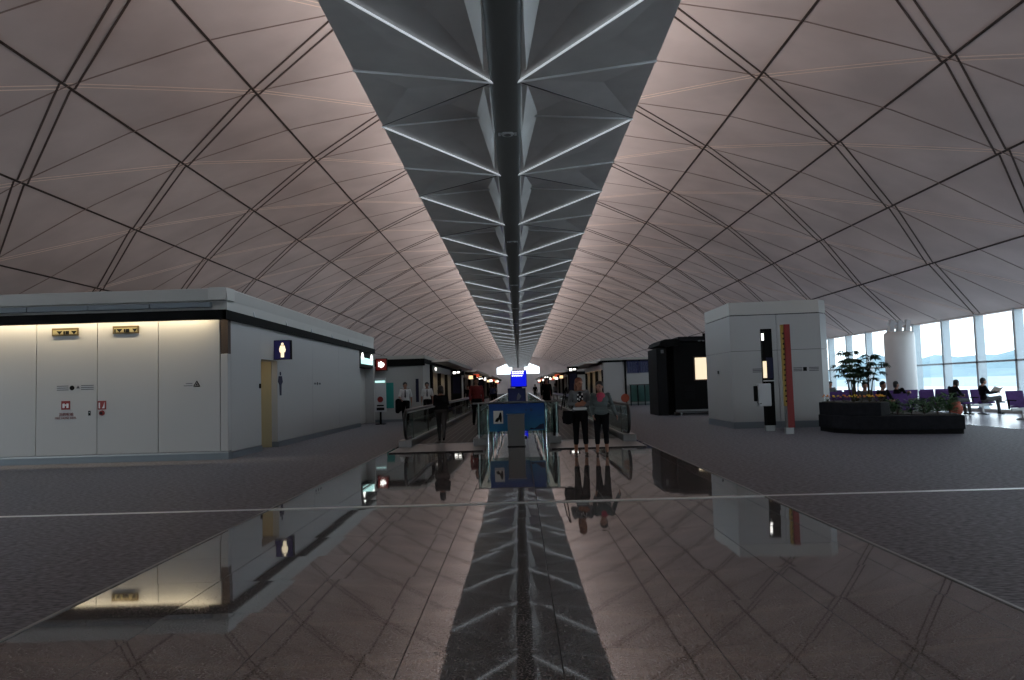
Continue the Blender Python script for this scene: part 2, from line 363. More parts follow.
# far wall with two high windows
fw_ = MB()
for q in (-1,1):
    top = [(q*x,zv(x)+.02) for x in xs if x>=1.9]
    fw_.prism_y([(q*1.6,5.0),(q*5.6,5.0),(q*5.6,0),(q*1.6,0)],Y1,Y1+.3)
    fw_.prism_y([(q*5.6,0),(q*5.6,6.7)]+[(q*5.6,zv(5.6))]+[p_ for p_ in top if abs(p_[0])>5.7]+[(q*17.95,0)],Y1,Y1+.3)
    fw_.prism_y([(q*1.6,8.3),(q*5.6,6.7),(q*5.6,zv(5.6))]+[p_ for p_ in top[::-1] if abs(p_[0])<5.5]+[(q*1.6,9.6)],Y1,Y1+.3)
fw_.box(-1.6,1.6,Y1,Y1+.3,0,9.7)
struct(fw_.build('wall_far','vault'), 'far end wall of the concourse', 'wall')
for i,sg in enumerate((-1,1)):
    struct(MB().prism_y([(sg*1.6,5.0),(sg*5.6,5.0),(sg*5.6,6.7),(sg*1.6,8.3)],Y1+.1,Y1+.14).build('window_%d'%(4+i),'glass'), 'bright high window at the far end, %s of the spine' % ('left' if sg<0 else 'right'), 'window')

# outdoors beyond the glass
g = MB().box(-900,900,-900,1200,-.6,-.4); struct(g.build('ground','apron'), 'pale apron outside the windows', 'ground')
g = MB().box(70,1500,-700,2500,-.39,-.37); struct(g.build('sea_water','water'), 'pale blue water beyond the right windows', 'water')
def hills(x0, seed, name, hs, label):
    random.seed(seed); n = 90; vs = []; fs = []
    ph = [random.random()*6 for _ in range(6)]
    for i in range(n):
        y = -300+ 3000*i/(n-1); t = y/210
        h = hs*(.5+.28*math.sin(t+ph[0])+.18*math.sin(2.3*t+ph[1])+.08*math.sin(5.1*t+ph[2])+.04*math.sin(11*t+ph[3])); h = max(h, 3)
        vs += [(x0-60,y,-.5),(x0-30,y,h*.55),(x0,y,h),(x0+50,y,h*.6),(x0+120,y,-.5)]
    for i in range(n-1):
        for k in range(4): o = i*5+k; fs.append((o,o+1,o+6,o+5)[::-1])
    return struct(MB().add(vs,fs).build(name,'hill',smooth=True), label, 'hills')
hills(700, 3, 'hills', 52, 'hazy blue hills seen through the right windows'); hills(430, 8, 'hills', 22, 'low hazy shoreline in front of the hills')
random.seed(5)

# ------------------------------------------------------------------ left washroom block
wb = thing('washroom_block', 'large white panelled washroom block with a black band at left', 'building', (-6.6,17.43,0))
XB, YB, YE = -6.6, 17.43, 35.2
seams = [-16.67,-15.26,-13.85,-12.44,-11.03,-9.62,-8.21,-6.78]
for a,b in zip(seams[:-1],seams[1:]): MB().box(a+.008,b-.008,YB,YB+.06,.20,3.21).build('wall_panel','white',wb,bevel=.004)
MB().box(-17.0,XB-.5,YB+.05,YE,.0,3.6).build('core','mid',wb)
MB().box(-6.772,XB,YB,YB+.18,.20,2.42).build('corner_post','white',wb,bevel=.01)
MB().box(-6.772,XB,YB+.012,YB+.18,2.42,3.21).build('corner_inset','cbrown',wb)
MB().box(-16.9,XB+.012,YB-.012,YB+.3,0,.15).build('plinth','plinth',wb,bevel=.005)
MB().box(-16.9,XB+.015,YB-.03,YB+.05,.15,.19).build('plinth_rail','steel',wb)
# side wall with doorway
for a,b in ((YB+.18,19.68),(21.0,24.6),(24.6,28.2),(28.2,31.9)): MB().box(-7.1,XB,a+.006,b-.006,.16,3.21).build('wall_panel','white',wb)
MB().box(-7.1,XB,19.68,21.0,2.38,3.21).build('door_lintel','white',wb)
for a,b in ((YB+.18,19.68),(21.0,31.9)): MB().box(-7.08,XB+.02,a,b,0,.15).build('plinth','plinth',wb)
MB().box(-7.12,-7.06,19.70,20.99,.01,2.38).box(-7.12,-6.76,20.975,20.995,.01,2.37).build('doorway_lining','tan',wb)
dl = area('doorway_light', (-6.95,20.35,2.36), (.35,0,0), .2, .3, 1.6, (1,.85,.6)); dl.parent = wb; dl.location -= wb.location
MB().box(XB-.01,XB+.035,19.52,19.58,1.62,1.74).build('door_buzzer','black',wb)
# recessed end bay
MB().box(-7.15,-7.05,31.9,YE,0,3.21).build('bay_wall','whitew',wb)
MB().box(-7.05,XB-.03,31.9,YE,2.52,3.21).build('bay_fascia','dark',wb)
d_ = MB().box(-7.05,-6.98,32.2,34.9,.06,2.45).build('bay_door','whitew',wb); MB().box(-6.98,-6.93,33.2,33.3,1.0,1.35).build('door_handle','black',d_)
MB().box(-7.05,XB,YE-.18,YE,0,3.21).build('bay_post','white',wb)
s_ = MB().box(XB-.03,XB+.03,32.4,34.7,2.66,2.92).build('lit_shop_sign','e_cyan',wb)
h_ = MB()
for y in (32.55,34.55): h_.prism_x([(y-.2,2.9),(y+.2,2.9),(y,3.14)],XB-.02,XB+.03)
h_.build('sign_horn','e_white',s_)
# band, gutter, parapet
MB().box(-17,XB+.05,YB-.24,YB-.225,3.20,3.42).box(-17,XB+.05,YB-.24,YB+.05,3.405,3.42).box(XB-.02,XB+.05,YB-.24,YE,3.20,3.42).build('black_band','black',wb)
MB().box(-17,XB-.02,YB+.02,YE,3.42,3.66).build('frieze','whitew',wb)
for i in range(5):
    a = -6.95-1.42*(i+1); MB().box(a+.01,a+1.41,YB-.10,YB+.03,3.50,3.62).build('gutter','plinth',wb,bevel=.01)
for i in range(6):
    y = 19.2+2.7*i; MB().prism_y([(XB-.03,3.42),(XB+.02,3.42),(XB-.03,3.62)],y,y+.05).build('bracket','alu',wb)
MB().prism_x([(YB-.06,3.66),(YB-.14,3.92),(YB+.02,3.95),(YB+.4,3.95),(YB+.4,3.66)],-17,XB+.02).prism_y([(XB-.02,3.66),(XB+.02,3.92),(XB-.02,3.95),(XB-.4,3.95),(XB-.4,3.66)],YB-.14,YE).build('parapet','whitew',wb)
# warm linear lamp tucked under the band
MB().box(-16.5,-6.9,YB-.20,YB-.16,3.392,3.405).build('strip_lamp','whitew',wb)
for a in range(4):
    o = area('strip_light', (-8.1-2.4*a,YB-.185,3.385), (.15,0,0), 2.35, .03, 27, (1,.83,.55)); o.parent = wb; o.location -= wb.location
# gold framed signs high on the wall
def gold(x0,x1,z0,z1,label,marks):
    t = thing('exit_sign', label, 'sign', ((x0+x1)/2,YB,z0))
    MB().box(x0,x1,YB-.035,YB-.002,z0,z1).build('frame','brass',t,bevel=.004)
    MB().box(x0+.03,x1-.03,YB-.040,YB-.034,z0+.035,z1-.045).build('lit_face','signface',t)
    mk = MB(); w = x1-x0
    for u,wd,kind in marks:
        cx = x0+w*u; zc_ = (z0+z1)/2-.01
        if kind=='t': mk.prism_y([(cx-wd,zc_+.03),(cx+wd,zc_+.03),(cx,zc_-.05)],YB-.044,YB-.039)
        else: mk.box(cx-wd,cx+wd,YB-.044,YB-.039,zc_-.05,zc_+.03)
    mk.build('pictogram','black',t)
gold(-10.66,-10.05,2.94,3.12,'gold framed sign under the black band, left of the two',[(.3,.07,'t'),(.48,.02,'b'),(.56,.02,'b'),(.63,.02,'b'),(.85,.07,'t')])
gold(-9.25,-8.65,2.95,3.13,'gold framed sign under the black band, right of the two',[(.1,.015,'b'),(.27,.07,'t'),(.47,.02,'b'),(.55,.02,'b'),(.62,.02,'b'),(.86,.06,'t')])
# printed notices and fire fittings on the washroom front
def plate(name,label,x0,x1,z0,z1,m,y=YB,d=.012):
    return tag(MB().box(x0,x1,y-d,y-.001,z0,z1).build(name,m), label, 'sign')
t = thing('warning_notice', 'small grey notice lines with a black round symbol above the red hose sign', 'notice', (-9.95,YB,1.68))
for i in range(3):
    MB().box(-10.55,-10.28,YB-.003,YB-.001,1.685+i*.045,1.70+i*.045).build('small_print','greytext',t); MB().box(-9.99,-9.70,YB-.003,YB-.001,1.685+i*.045,1.70+i*.045).build('small_print','greytext',t)
MB().prism_y([(-10.10,1.72),(-10.02,1.72),(-10.06,1.79)],YB-.003,YB-.001).build('triangle_mark','greytext',t)
MB().tube([(-10.20,YB-.001,1.735),(-10.20,YB-.006,1.735)],.055,20).build('round_symbol','black',t)
t = thing('hazard_notice', 'small grey notice with a black triangle on the panel nearest the corner', 'notice', (-7.36,YB,1.72))
mk = MB()
for i in range(2): MB().box(-7.62+.05*i,-7.42,YB-.003,YB-.001,1.70+i*.05,1.715+i*.05).build('small_print','greytext',t)
tr = MB()
for a,b in (((-7.39,1.69),(-7.25,1.69)),((-7.39,1.69),(-7.32,1.81)),((-7.25,1.69),(-7.32,1.81))): tr.tube([(a[0],YB-.003,a[1]),(b[0],YB-.003,b[1])],.009,6)
tr.tube([(-7.32,YB-.003,1.71),(-7.32,YB-.003,1.75)],.012,6); tr.build('triangle','black',t)
t = thing('fire_hose_sign', 'red fire hose sign with red lettering beneath on the white wall', 'sign', (-10.34,YB,1.23))
MB().box(-10.44,-10.24,YB-.012,YB-.001,1.24,1.44).build('plate','red',t)
MB().box(-10.41,-10.36,YB-.015,YB-.012,1.28,1.38).box(-10.32,-10.27,YB-.015,YB-.012,1.28,1.38).box(-10.355,-10.325,YB-.015,YB-.012,1.33,1.36).build('pictogram','cwhite',t)
text('消防喉轆',.085,'redtext',t,(-10.33,YB-.004,1.125)); text('FIRE HOSE REEL',.072,'redtext',t,(-10.34,YB-.004,1.045)); text('CABINET',.04,'redtext',t,(-10.36,YB-.004,.97)) if False else None
t = thing('fire_alarm_sign', 'red square alarm sign with a white pictogram beside the panel seam', 'sign', (-9.5,YB,1.22))
MB().box(-9.60,-9.41,YB-.012,YB-.001,1.22,1.42).build('plate','red',t)
MB().box(-9.575,-9.545,YB-.015,YB-.012,1.25,1.38).prism_y([(-9.50,1.25),(-9.44,1.25),(-9.44,1.39),(-9.47,1.30)],YB-.015,YB-.012).build('pictogram','cwhite',t)
t = thing('alarm_button', 'dark red round alarm button just below the alarm sign', 'button', (-9.5,YB,1.14))
MB().tube([(-9.505,YB-.001,1.14),(-9.505,YB-.03,1.14)],[.06,.055],20).build('housing','cred',t); MB().tube([(-9.505,YB-.03,1.14),(-9.505,YB-.04,1.14)],.03,16).build('push_button','black',t)
t = thing('lock_plate', 'small black lock plate on the white door panel', 'lock', (-9.79,YB,1.09))
MB().box(-9.82,-9.765,YB-.012,YB-.001,1.09,1.20).build('plate','black',t,bevel=.004); MB().tube([(-9.79,YB-.012,1.16),(-9.79,YB-.018,1.16)],.012,10).build('keyhole','steel',t)

# woman pictogram sign
def figure_poly(cx, z0, h, man=False):
    w = h*.19
    if man: return [(cx-w*.45,z0),(cx-w*.1,z0),(cx-.002,z0+h*.42),(cx+w*.1,z0),(cx+w*.45,z0),(cx+w*.5,z0+h*.45),(cx+w*.9,z0+h*.48),(cx+w*.8,z0+h*.8),(cx-w*.8,z0+h*.8),(cx-w*.9,z0+h*.48),(cx-w*.5,z0+h*.45)]
    return [(cx-w*.55,z0),(cx+w*.55,z0),(cx+w*.6,z0+h*.34),(cx+w*1.0,z0+h*.36),(cx+w*1.15,z0+h*.52),(cx+w*.75,z0+h*.8),(cx-w*.75,z0+h*.8),(cx-w*1.15,z0+h*.52),(cx-w*1.0,z0+h*.36),(cx-w*.6,z0+h*.34)]
yS = 20.72
t = thing('washroom_sign', 'lit dark blue box sign with a cream woman pictogram by the washroom doorway', 'sign', (-6.35,yS,2.40))
MB().box(-6.6,-6.14,yS,yS+.16,2.40,2.93).build('sign_box','black',t,bevel=.006)
MB().box(-6.585,-6.155,yS-.008,yS,2.415,2.915).build('lit_face','e_navy',t)
MB().prism_y(figure_poly(-6.36,2.46,.40),yS-.014,yS-.006).tube([(-6.36,yS-.014,2.825),(-6.36,yS-.006,2.825)],.035,14).build('pictogram','e_pict',t)
p = figure_poly(21.3,1.42,.62,False)
t = thing('figure_decal', 'slim dark blue figure symbol on the wall under the lit washroom sign', 'symbol', (-6.6,21.3,1.42))
pp = [(21.2,1.42),(21.34,1.42),(21.36,1.72),(21.47,1.8),(21.40,1.96),(21.12,1.96),(21.05,1.8),(21.17,1.72)]
MB().prism_x(pp,-6.6,-6.592).build('body_shape','navy',t); MB().tube([(-6.6,21.27,2.03),(-6.592,21.27,2.03)],.055,14).build('head_shape','navy',t)
t = thing('small_notice', 'tiny grey printed notice halfway along the washroom side wall', 'notice', (-6.6,25.2,1.75))
MB().box(-6.6,-6.596,24.8,25.0,1.74,1.80).build('small_print','greytext',t); MB().box(-6.6,-6.596,25.35,25.6,1.74,1.80).build('small_print','greytext',t); MB().tube([(-6.6,25.17,1.77),(-6.594,25.17,1.77)],.05,12).build('round_symbol','black',t)

# ------------------------------------------------------------------ second block, left
def shop_block(name,label,x_in,x_out,y0,y1,zt,face_m,band=(2.62,2.95),front=True):
    sg = 1 if x_in>x_out else -1        # inner face looks toward the middle (sg=+1 for left blocks)
    t = thing(name,label,'building',(x_in,y0,0))
    a,b = sorted((x_in,x_out)); xin2 = x_in-sg*.9
    a2,b2 = sorted((xin2,x_out))
    MB().box(a2,b2,y0+.02,y1,0,zt-.12).build('core','mid',t)
    MB().box(a,b,y0,y0+.12,.0,band[0]).build('front_wall',face_m,t)
    MB().box(a,b,y0-.015,y0,.0,.12).build('plinth','plinth',t)
    aa,bb = sorted((x_in+sg*.10,x_out))
    MB().box(aa,bb,y0-.10,y0+.05,band[0],band[1]).box(*sorted((x_in+sg*.10,x_in-sg*.25)),y0+.05,y1,band[0]+.12,band[1]).build('black_band','black',t)
    MB().box(aa,bb,y0-.02,y1,band[1],zt).build('parapet','whitew',t)
    c = MB(); xc = x_in+sg*.95
    c.prism_x([(y0+2.5,zt-.25),(y0+4.5,zt-.05),(y1+.5,zt-.05),(y1+.5,zt-.25)],*sorted((x_in,xc))); c.build('canopy','whitew',t)
    return t,sg
def shopfront(t,sg,x_in,y0,y1,ztop,glowm,goods,n=6,seed=1):
    rnd = random.Random(seed)
    if y0 < 60:
        a_ = area('shop_light', (x_in-sg*.45,(y0+y1)/2,ztop-.4), (0,sg*.5,0), .3, (y1-y0)*.9, 45, (1,.80,.52)); a_.parent = t; a_.location -= t.location
    elif y0 > 60:
        for i in range(8):
            yy = y0+(y1-y0)*i/8; MB().box(*sorted((x_in+sg*.35,x_in+sg*(.7+.1*(i%3)))),yy,yy+.1,2.3+.12*(i%3),2.6+.12*(i%3)).build('hanging_sign',['e_warm','e_white','e_redshop','dark'][(i*seed)%4],t)
    xb = x_in-sg*.85
    MB().box(*sorted((xb,xb+sg*.05)),y0,y1,.3,ztop-.35).build('display_back',glowm,t)
    MB().box(*sorted((x_in-sg*.9,x_in)),y0,y1,0,.3).build('sill','dark',t)
    MB().box(*sorted((x_in-sg*.9,x_in)),y0,y1,ztop-.35,ztop).build('fascia','whitew',t)
    dy = (y1-y0)/n
    for i in range(n+1):
        y = y0+dy*i; MB().box(*sorted((x_in-sg*.9,x_in)),y-.08,y+.08,.3,ztop-.35).build('pier','whitew' if i%2 else 'dark',t)
    for i in range(n):
        y = y0+dy*i+.15; m = goods[rnd.randrange(len(goods))]
        g_ = MB()
        for zz in (.3,.95,1.55):
            for q in range(4):
                w = (dy-.3)/4; hh = rnd.uniform(.25,.5); g_.box(*sorted((xb+sg*.06,xb+sg*.35)),y+q*w,y+q*w+w*.8,zz,zz+hh)
        g_.build('display_goods',m,t)
t,sg = shop_block('shop_block','low white shop block with a black band beyond the washroom block',-4.45,-12,36.0,59.0,3.12,'white')
MB().box(-6.25,-5.85,35.97,36.0,.65,1.85).build('teal_panel','teal',t)
MB().box(-4.80,-4.66,35.97,36.0,.9,2.0).build('dark_panel','navy',t)
MB().box(-5.35,-4.45,36.12,40.0,0,2.74).build('wall_panel','whitew',t)
MB().box(-4.5,-4.36,38.8,39.4,0,2.9).build('dark_post','black',t)
shopfront(t,sg,-4.45,40.2,50.5,2.75,'tan',['brass','cbrown','cblue','navy'],5,3)
MB().box(-4.46,-4.43,41.2,42.0,2.52,2.66).build('lamp','e_white',t)
shopfront(t,sg,-4.45,51.5,59,2.75,'e_redshop',['red','cred','dark'],3,5)
t,sg = shop_block('shop_block','white shop block with dim display windows, second along the left side',-4.6,-12,64.0,96.0,3.2,'whitew')
shopfront(t,sg,-4.6,66,94,2.8,'tan',['brass','cbrown','navy','dark','corange'],7,7)
t,sg = shop_block('shop_block','most distant pale shop block on the left side',-4.6,-12,102.0,170.0,3.3,'whitew')
shopfront(t,sg,-4.6,104,166,2.8,'tan',['brass','dark','navy'],9,9)
# right blocks
t,sg = shop_block('shop_block','pale shop block with flight boards right of the moving walkways',5.85,14,52.0,75.0,3.28,'white',(2.98,3.12))
MB().box(7.30,7.42,51.9,52.0,0,3.12).build('dark_post','black',t)
MB().box(6.75-.9,6.75-.88,51.97,52.0,.1,2.9).build('seam','mid',t)
for i,(a,b) in enumerate(((7.50,8.28),(8.36,9.3))):
    bd = MB().box(a,b,51.86,52.0,2.22,3.0).build('flight_board','e_board',t)
    rows = MB()
    rnd = random.Random(i)
    for r_ in range(9):
        x = a+.06
        while x < b-.15: w = rnd.uniform(.05,.16); rows.box(x,x+w,51.853,51.86,2.28+r_*.078,2.30+r_*.078); x += w+.05
    rows.build('text_row','plinth',bd)
MB().box(7.6,9.6,51.6,51.66,.25,1.38).build('glass_screen','bglass',t)
for i in range(5): MB().box(7.6+.48*i,7.66+.48*i,51.57,51.68,.0,1.42).build('screen_post','dark',t)
MB().box(7.55,9.62,51.58,51.68,1.38,1.43).build('screen_rail','dark',t)
MB().box(7.62,9.6,51.9,51.97,.3,1.36).build('pale_glazing','paleteal',t)
shopfront(t,sg,5.85,53.0,66,2.85,'tan',['brass','paper','cbrown','cblue'],6,13)
MB().box(5.86,5.88,53.2,65.5,2.50,2.60).build('cove_lamp','e_warm',t)
t,sg = shop_block('shop_block','shop block with dark red fronts, second along the right side',5.2,14,80.0,112.0,3.2,'whitew')
shopfront(t,sg,5.2,82,110,2.8,'tan',['red','cred','dark','brass'],7,15)
t,sg = shop_block('shop_block','most distant pale shop block on the right side',4.8,14,118.0,175.0,3.3,'whitew')
shopfront(t,sg,4.8,120,170,2.8,'tan',['dark','navy','brass'],8,17)

# red lit sign box at end of left block
t = thing('airline_sign','lit red square box sign with a ragged white emblem near the shop block corner','sign',(-6.3,35.6,2.62))
MB().box(-6.62,-6.08,35.62,35.80,2.42,3.0).build('sign_box','black',t,bevel=.01); MB().box(-6.59,-6.11,35.61,35.62,2.45,2.97).build('lit_face','e_red',t)
MB().prism_y([(-6.50,2.62),(-6.42,2.60),(-6.36,2.55),(-6.27,2.60),(-6.20,2.68),(-6.22,2.78),(-6.30,2.80),(-6.36,2.88),(-6.40,2.80),(-6.47,2.84),(-6.49,2.74),(-6.46,2.70)],35.59,35.61).build('emblem','e_white',t)
t = thing('notice_stand','slim free-standing notice board with a lit top and red emblem','sign stand',(-6.05,33.6,0))
MB().box(-6.3,-5.8,33.58,33.64,.55,2.05).build('board','alu',t); MB().box(-6.27,-5.83,33.565,33.58,1.84,1.92).build('lit_header','e_cyan',t)
MB().tube([(-6.05,33.58,1.1),(-6.05,33.56,1.1)],.13,16).build('emblem','red',t); MB().box(-6.22,-5.88,33.56,33.58,.62,.74).build('small_print','dark',t); MB().box(-6.2,-5.9,33.56,33.58,.80,.86).build('small_print','dark',t)
MB().box(-6.09,-6.01,33.59,33.63,.03,.55).build('post','black',t); MB().box(-6.25,-5.85,33.4,33.8,.004,.03).build('base','black',t)

# ------------------------------------------------------------------ moving walkways
def walkway(x0,x1,label,yA=19.3,yB=62.):
    t = thing('moving_walkway',label,'moving walkway',((x0+x1)/2,yA,0))
    MB().box(x0+.30,x1-.30,yA+.9,yB,.006,.03).build('belt','belt',t)
    tr = MB()
    for i in range(9): xx = x0+.36+(x1-x0-.72)*i/8; tr.box(xx-.006,xx+.006,yA+.9,yB,.03,.036)
    tr.build('belt_groove','mid',t)
    MB().box(x0-.02,x1+.02,yA-1.55,yA+.9,.004,.02).build('landing_plate','steel',t)
    MB().box(x0+.30,x1-.30,yA+.82,yA+.92,.02,.034).build('comb_plate','alu',t)
    MB().box(x0+.0,x1-.0,yA-1.62,yA-1.56,.004,.022).build('edge_strip','dark',t)
    for xc,s in ((x0+.15,1),(x1-.15,-1)):
        b = thing('balustrade','','') if False else None
        ba = MB().box(xc-.15,xc+.15,yA,yB,.02,.16)
        ba.box(xc-.16,xc+.16,yA-.06,yA+.55,.02,.20)
        bo = ba.build('skirt','steel',t,bevel=.01)
        MB().box(xc-.012,xc+.012,yA+.30,yB,.16,.93).build('glass_panel','bglass',bo)
        pts = []
        for i in range(13):
            a = -PI/2 + PI*i/12; pts.append((xc, yA+.30-.36*math.cos(a), .58+.36*math.sin(a)))
        pts = [(xc,yA+.9,.22)]+pts
        hr = MB()
        allp = pts+[(xc,y,.94) for y in (yA+2,yA+10,yA+20,yB)]
        hr.tube(allp,.042,8); hr.build('handrail','rubber',bo,smooth=True)
        MB().tube([(xc+s*.0,p[1]+.06*0,p[2]-.055) for p in [(0,y,.94) for y in (yA+.5,yA+10,yB)]],.026,6).build('rail_track','alu',bo)
        MB().box(*sorted((xc+s*.07,xc+s*.15)),yA+.5,yB,.16,.19).build('deck_trim','alu',bo)
        for i in range(12):
            y = yA+1.5+3.4*i; MB().box(xc-.016,xc+.016,y,y+.02,.16,.92).build('glass_joint','mid',bo)
    return t
walkway(-2.98,-.80,'left moving walkway with glass balustrades and a black rubber handrail')
walkway(.80,2.98,'right moving walkway with glass balustrades, behind the two women')

# centre barrier between walkways
t = thing('glass_barrier','glass barrier with a top rail across the gap between the walkways','barrier',(0,19.16,0))
MB().box(-1.0,1.05,19.13,19.15,.30,1.06).build('glass_panel','bglass',t); MB().tube([(-1.1,19.16,1.08),(1.18,19.16,1.08)],.022,8).build('top_rail','steel',t)
for x in (-.95,1.0): MB().tube([(x,19.16,.2),(x,19.16,1.08)],.02,8).build('post','steel',t)
# inner kerb rails running to the distance
for sg in (-1,1):
    tr = tag(MB().box(sg*.78-.045,sg*.78+.045,20.2,62,1.0,1.035).build('rail','chrome'), 'long bright metal rail beside the %s walkway, inner side' % ('left' if sg<0 else 'right'), 'rail')
    for i in range(12):
        y = 20.4+3.6*i
        q = MB().tube([(sg*.78,y,.0),(sg*.78,y,1.0)],.018,8).build('rail_post','chrome',tr)
pm = mat('blue_poster',(.01,.06,.2),.35)
nt = pm.node_tree; b_ = nt.nodes['Principled BSDF']; tc = nt.nodes.new('ShaderNodeTexCoord'); sp_ = nt.nodes.new('ShaderNodeSeparateXYZ'); mr = nt.nodes.new('ShaderNodeMapRange')
mr.inputs['From Min'].default_value = 0; mr.inputs['From Max'].default_value = .7; mx_ = nt.nodes.new('ShaderNodeMix'); mx_.data_type='RGBA'
mx_.inputs['A'].default_value = (.02,.16,.30,1); mx_.inputs['B'].default_value = (.006,.035,.20,1)
nt.links.new(tc.outputs['Object'],sp_.inputs[0]); nt.links.new(sp_.outputs['Z'],mr.inputs['Value']); nt.links.new(mr.outputs[0],mx_.inputs['Factor']); nt.links.new(mx_.outputs['Result'],b_.inputs['Base Color'])
M['bposter'] = pm
t = thing('blue_poster','wide blue poster with a framed photo, fixed to the glass barrier','poster',(0,19.1,.36))
MB().box(-.69,.70,19.10,19.13,.37,1.05).build('sheet','bposter',t)
MB().box(-.58,-.34,19.09,19.10,.56,.88).build('photo_inset','paper',t)
MB().prism_y([(-.55,.62),(-.50,.70),(-.46,.72),(-.42,.84),(-.385,.84),(-.37,.72),(-.38,.60),(-.44,.585),(-.50,.60)],19.085,19.09).build('photo_figure','black',t)
MB().prism_y([(-.48,.60),(-.43,.66),(-.41,.60),(-.44,.57)],19.08,19.085).build('photo_highlight','paper',t)
MB().prism_y([(.30,.40),(.36,.44),(.44,.42),(.52,.47),(.58,.52),(.68,.54),(.68,.40)],19.09,19.10).build('printed_hill','navy',t)
MB().box(.22,.26,19.09,19.10,.86,.90).box(.34,.40,19.09,19.10,.85,.92).box(.52,.68,19.09,19.10,.74,.75).build('printed_mark','cblue',t)
t = thing('metal_pylon','plain grey metal pylon standing in front of the blue poster','pylon',(-.02,18.87,0))
MB().box(-.225,.19,18.76,18.98,.0,.79).build('housing','mid',t,bevel=.012); MB().box(-.245,.21,18.74,19.00,.79,.80).build('cap','steel',t); MB().box(-.24,.205,18.74,19.00,0,.025).build('base_plate','dark',t)
t = thing('advert_box','dark boxed advertising panel behind the glass barrier','advertising box',(0,22.,0))
MB().box(-.25,.27,22.0,22.25,1.0,1.43).build('panel','navy',t,bevel=.01); MB().box(-.22,.24,21.985,22.0,1.05,1.38).build('image','e_board',t); MB().box(-.05,.07,22.08,22.2,.0,1.0).build('post','dark',t)
MB().prism_y([(.0,1.08),(.08,1.10),(.14,1.2),(.06,1.3),(.02,1.22)],21.97,21.985).build('image_shape','cgrey',t); MB().box(-.25,.27,21.9,22.35,0,.03).build('base','dark',t)
t = thing('information_screen','bright blue information screen far down between the walkways','screen',(0,66,0))
MB().box(-.62,.78,66,66.4,1.48,2.95).build('housing','navy',t,bevel=.02); MB().box(-.58,.74,65.96,66.0,1.55,2.90).build('display','e_blue',t)
MB().box(-.25,.35,66.1,66.3,0,1.48).build('post','dark',t); MB().box(-.6,.7,65.9,66.5,0,.08).build('base','dark',t)
rw = MB(); rnd = random.Random(4)
for z in (2.42,2.62,2.78):
    x = -.5; rw = MB()
    while x < .4: w = rnd.uniform(.08,.2); MB().box(x,x+w,65.94,65.96,z,z+.10).build('screen_text','e_white',t); x += w+.05
# sign totems
def totem(x,y,lab):
    t = thing('sign_totem',lab,'sign totem',(x,y,0),group='tall dark sign totems')
    MB().box(x-.28,x+.28,y,y+.3,0,2.5).build('column','dark',t,bevel=.02); MB().box(x-.32,x+.32,y-.05,y+.35,2.5,2.62).build('cap','black',t)
    MB().box(x-.2,x-.03,y-.02,y,2.36,2.5).box(x+.03,x+.2,y-.02,y,2.40,2.52).build('lit_symbol','e_white',t)
    MB().box(x-.22,x+.22,y-.015,y,1.2,2.2).build('sign_face','navy',t)
totem(-3.6,45,'tall dark sign totem with white lit symbols left of the walkways'); totem(3.35,46,'tall dark sign totem with white lit symbols right of the walkways')
totem(-3.7,76,'small distant dark sign totem on the left'); totem(3.0,80,'small distant dark sign totem on the right')
# red round sign on thin stand by right newel
t = thing('round_sign_stand','small orange-red round sign on a thin stand beside the right walkway','sign stand',(3.35,23.6,0))
MB().tube([(3.35,23.6,.03),(3.35,23.6,.95)],.014,8).build('pole','steel',t); MB().tube([(3.35,23.6,.004),(3.35,23.6,.035)],[.15,.12],16).build('base','alu',t)
MB().tube([(3.35,23.58,1.03),(3.35,23.6,1.03)],.13,20).build('disc','orange',t)

# ------------------------------------------------------------------ right white cabin
wc = thing('service_cabin','tall white panelled cabin with chamfered corner right of centre','cabin',(6.56,23.33,0))
base = [(6.60,23.33),(9.25,23.05),(9.62,23.5),(9.62,27.6),(7.25,27.6),(6.62,26.5)]
def inset(poly,d):
    cx = sum(p[0] for p in poly)/len(poly); cy = sum(p[1] for p in poly)/len(poly)
    return [(cx+(x-cx)*(1-d), cy+(y-cy)*(1-d)) for x,y in poly]
def facade(poly,z0,z1,nm,m,rng,split=None):
    for i in rng:
        a = Vector((*poly[i],0)); b = Vector((*poly[(i+1)%len(poly)],0)); d = (b-a).normalized(); nrm = Vector((d.y,-d.x,0))
        cuts = [0,1] if not split or i not in split else split[i]
        for u,v in zip(cuts[:-1],cuts[1:]):
            p,q = a+(b-a)*u+d*.007, a+(b-a)*v-d*.007
            MB().prism([(p.x,p.y),(q.x,q.y),(q.x-nrm.x*.05,q.y-nrm.y*.05),(p.x-nrm.x*.05,p.y-nrm.y*.05)],z0+.006,z1-.006).build(nm,m,wc)
MB().prism(inset(base,.03),0,3.8).build('core','dark',wc)
for z0,z1 in ((.20,2.36),(2.36,3.45)): facade(base,z0,z1,'wall_panel','white',range(6),{0:[0,.52,1],5:[0,1]})
MB().prism(inset(base,-.004),0,.20).build('plinth','plinth',wc)
MB().prism(inset(base,.004),3.47,3.86).build('parapet','whitew',wc)
sm = MB()
def onface(u,z,w,h,nm,m):
    a = Vector((6.56,23.33,0)); b = Vector((9.25,23.05,0)); d = (b-a).normalized(); p = a+(b-a)*u; nrm = Vector((d.y,-d.x,0))*.004; q = p+d*w
    return MB().prism([(p.x,p.y),(q.x,q.y),(q.x+nrm.x,q.y+nrm.y),(p.x+nrm.x,p.y+nrm.y)],z,z+h).build(nm,m,wc)
for i in range(3): onface(.245,1.70+i*.045,.30,.022,'small_print','greytext'); onface(.69,1.70+i*.045,.26,.022,'small_print','greytext'); onface(.86,1.70+i*.045,.28,.022,'small_print','greytext')
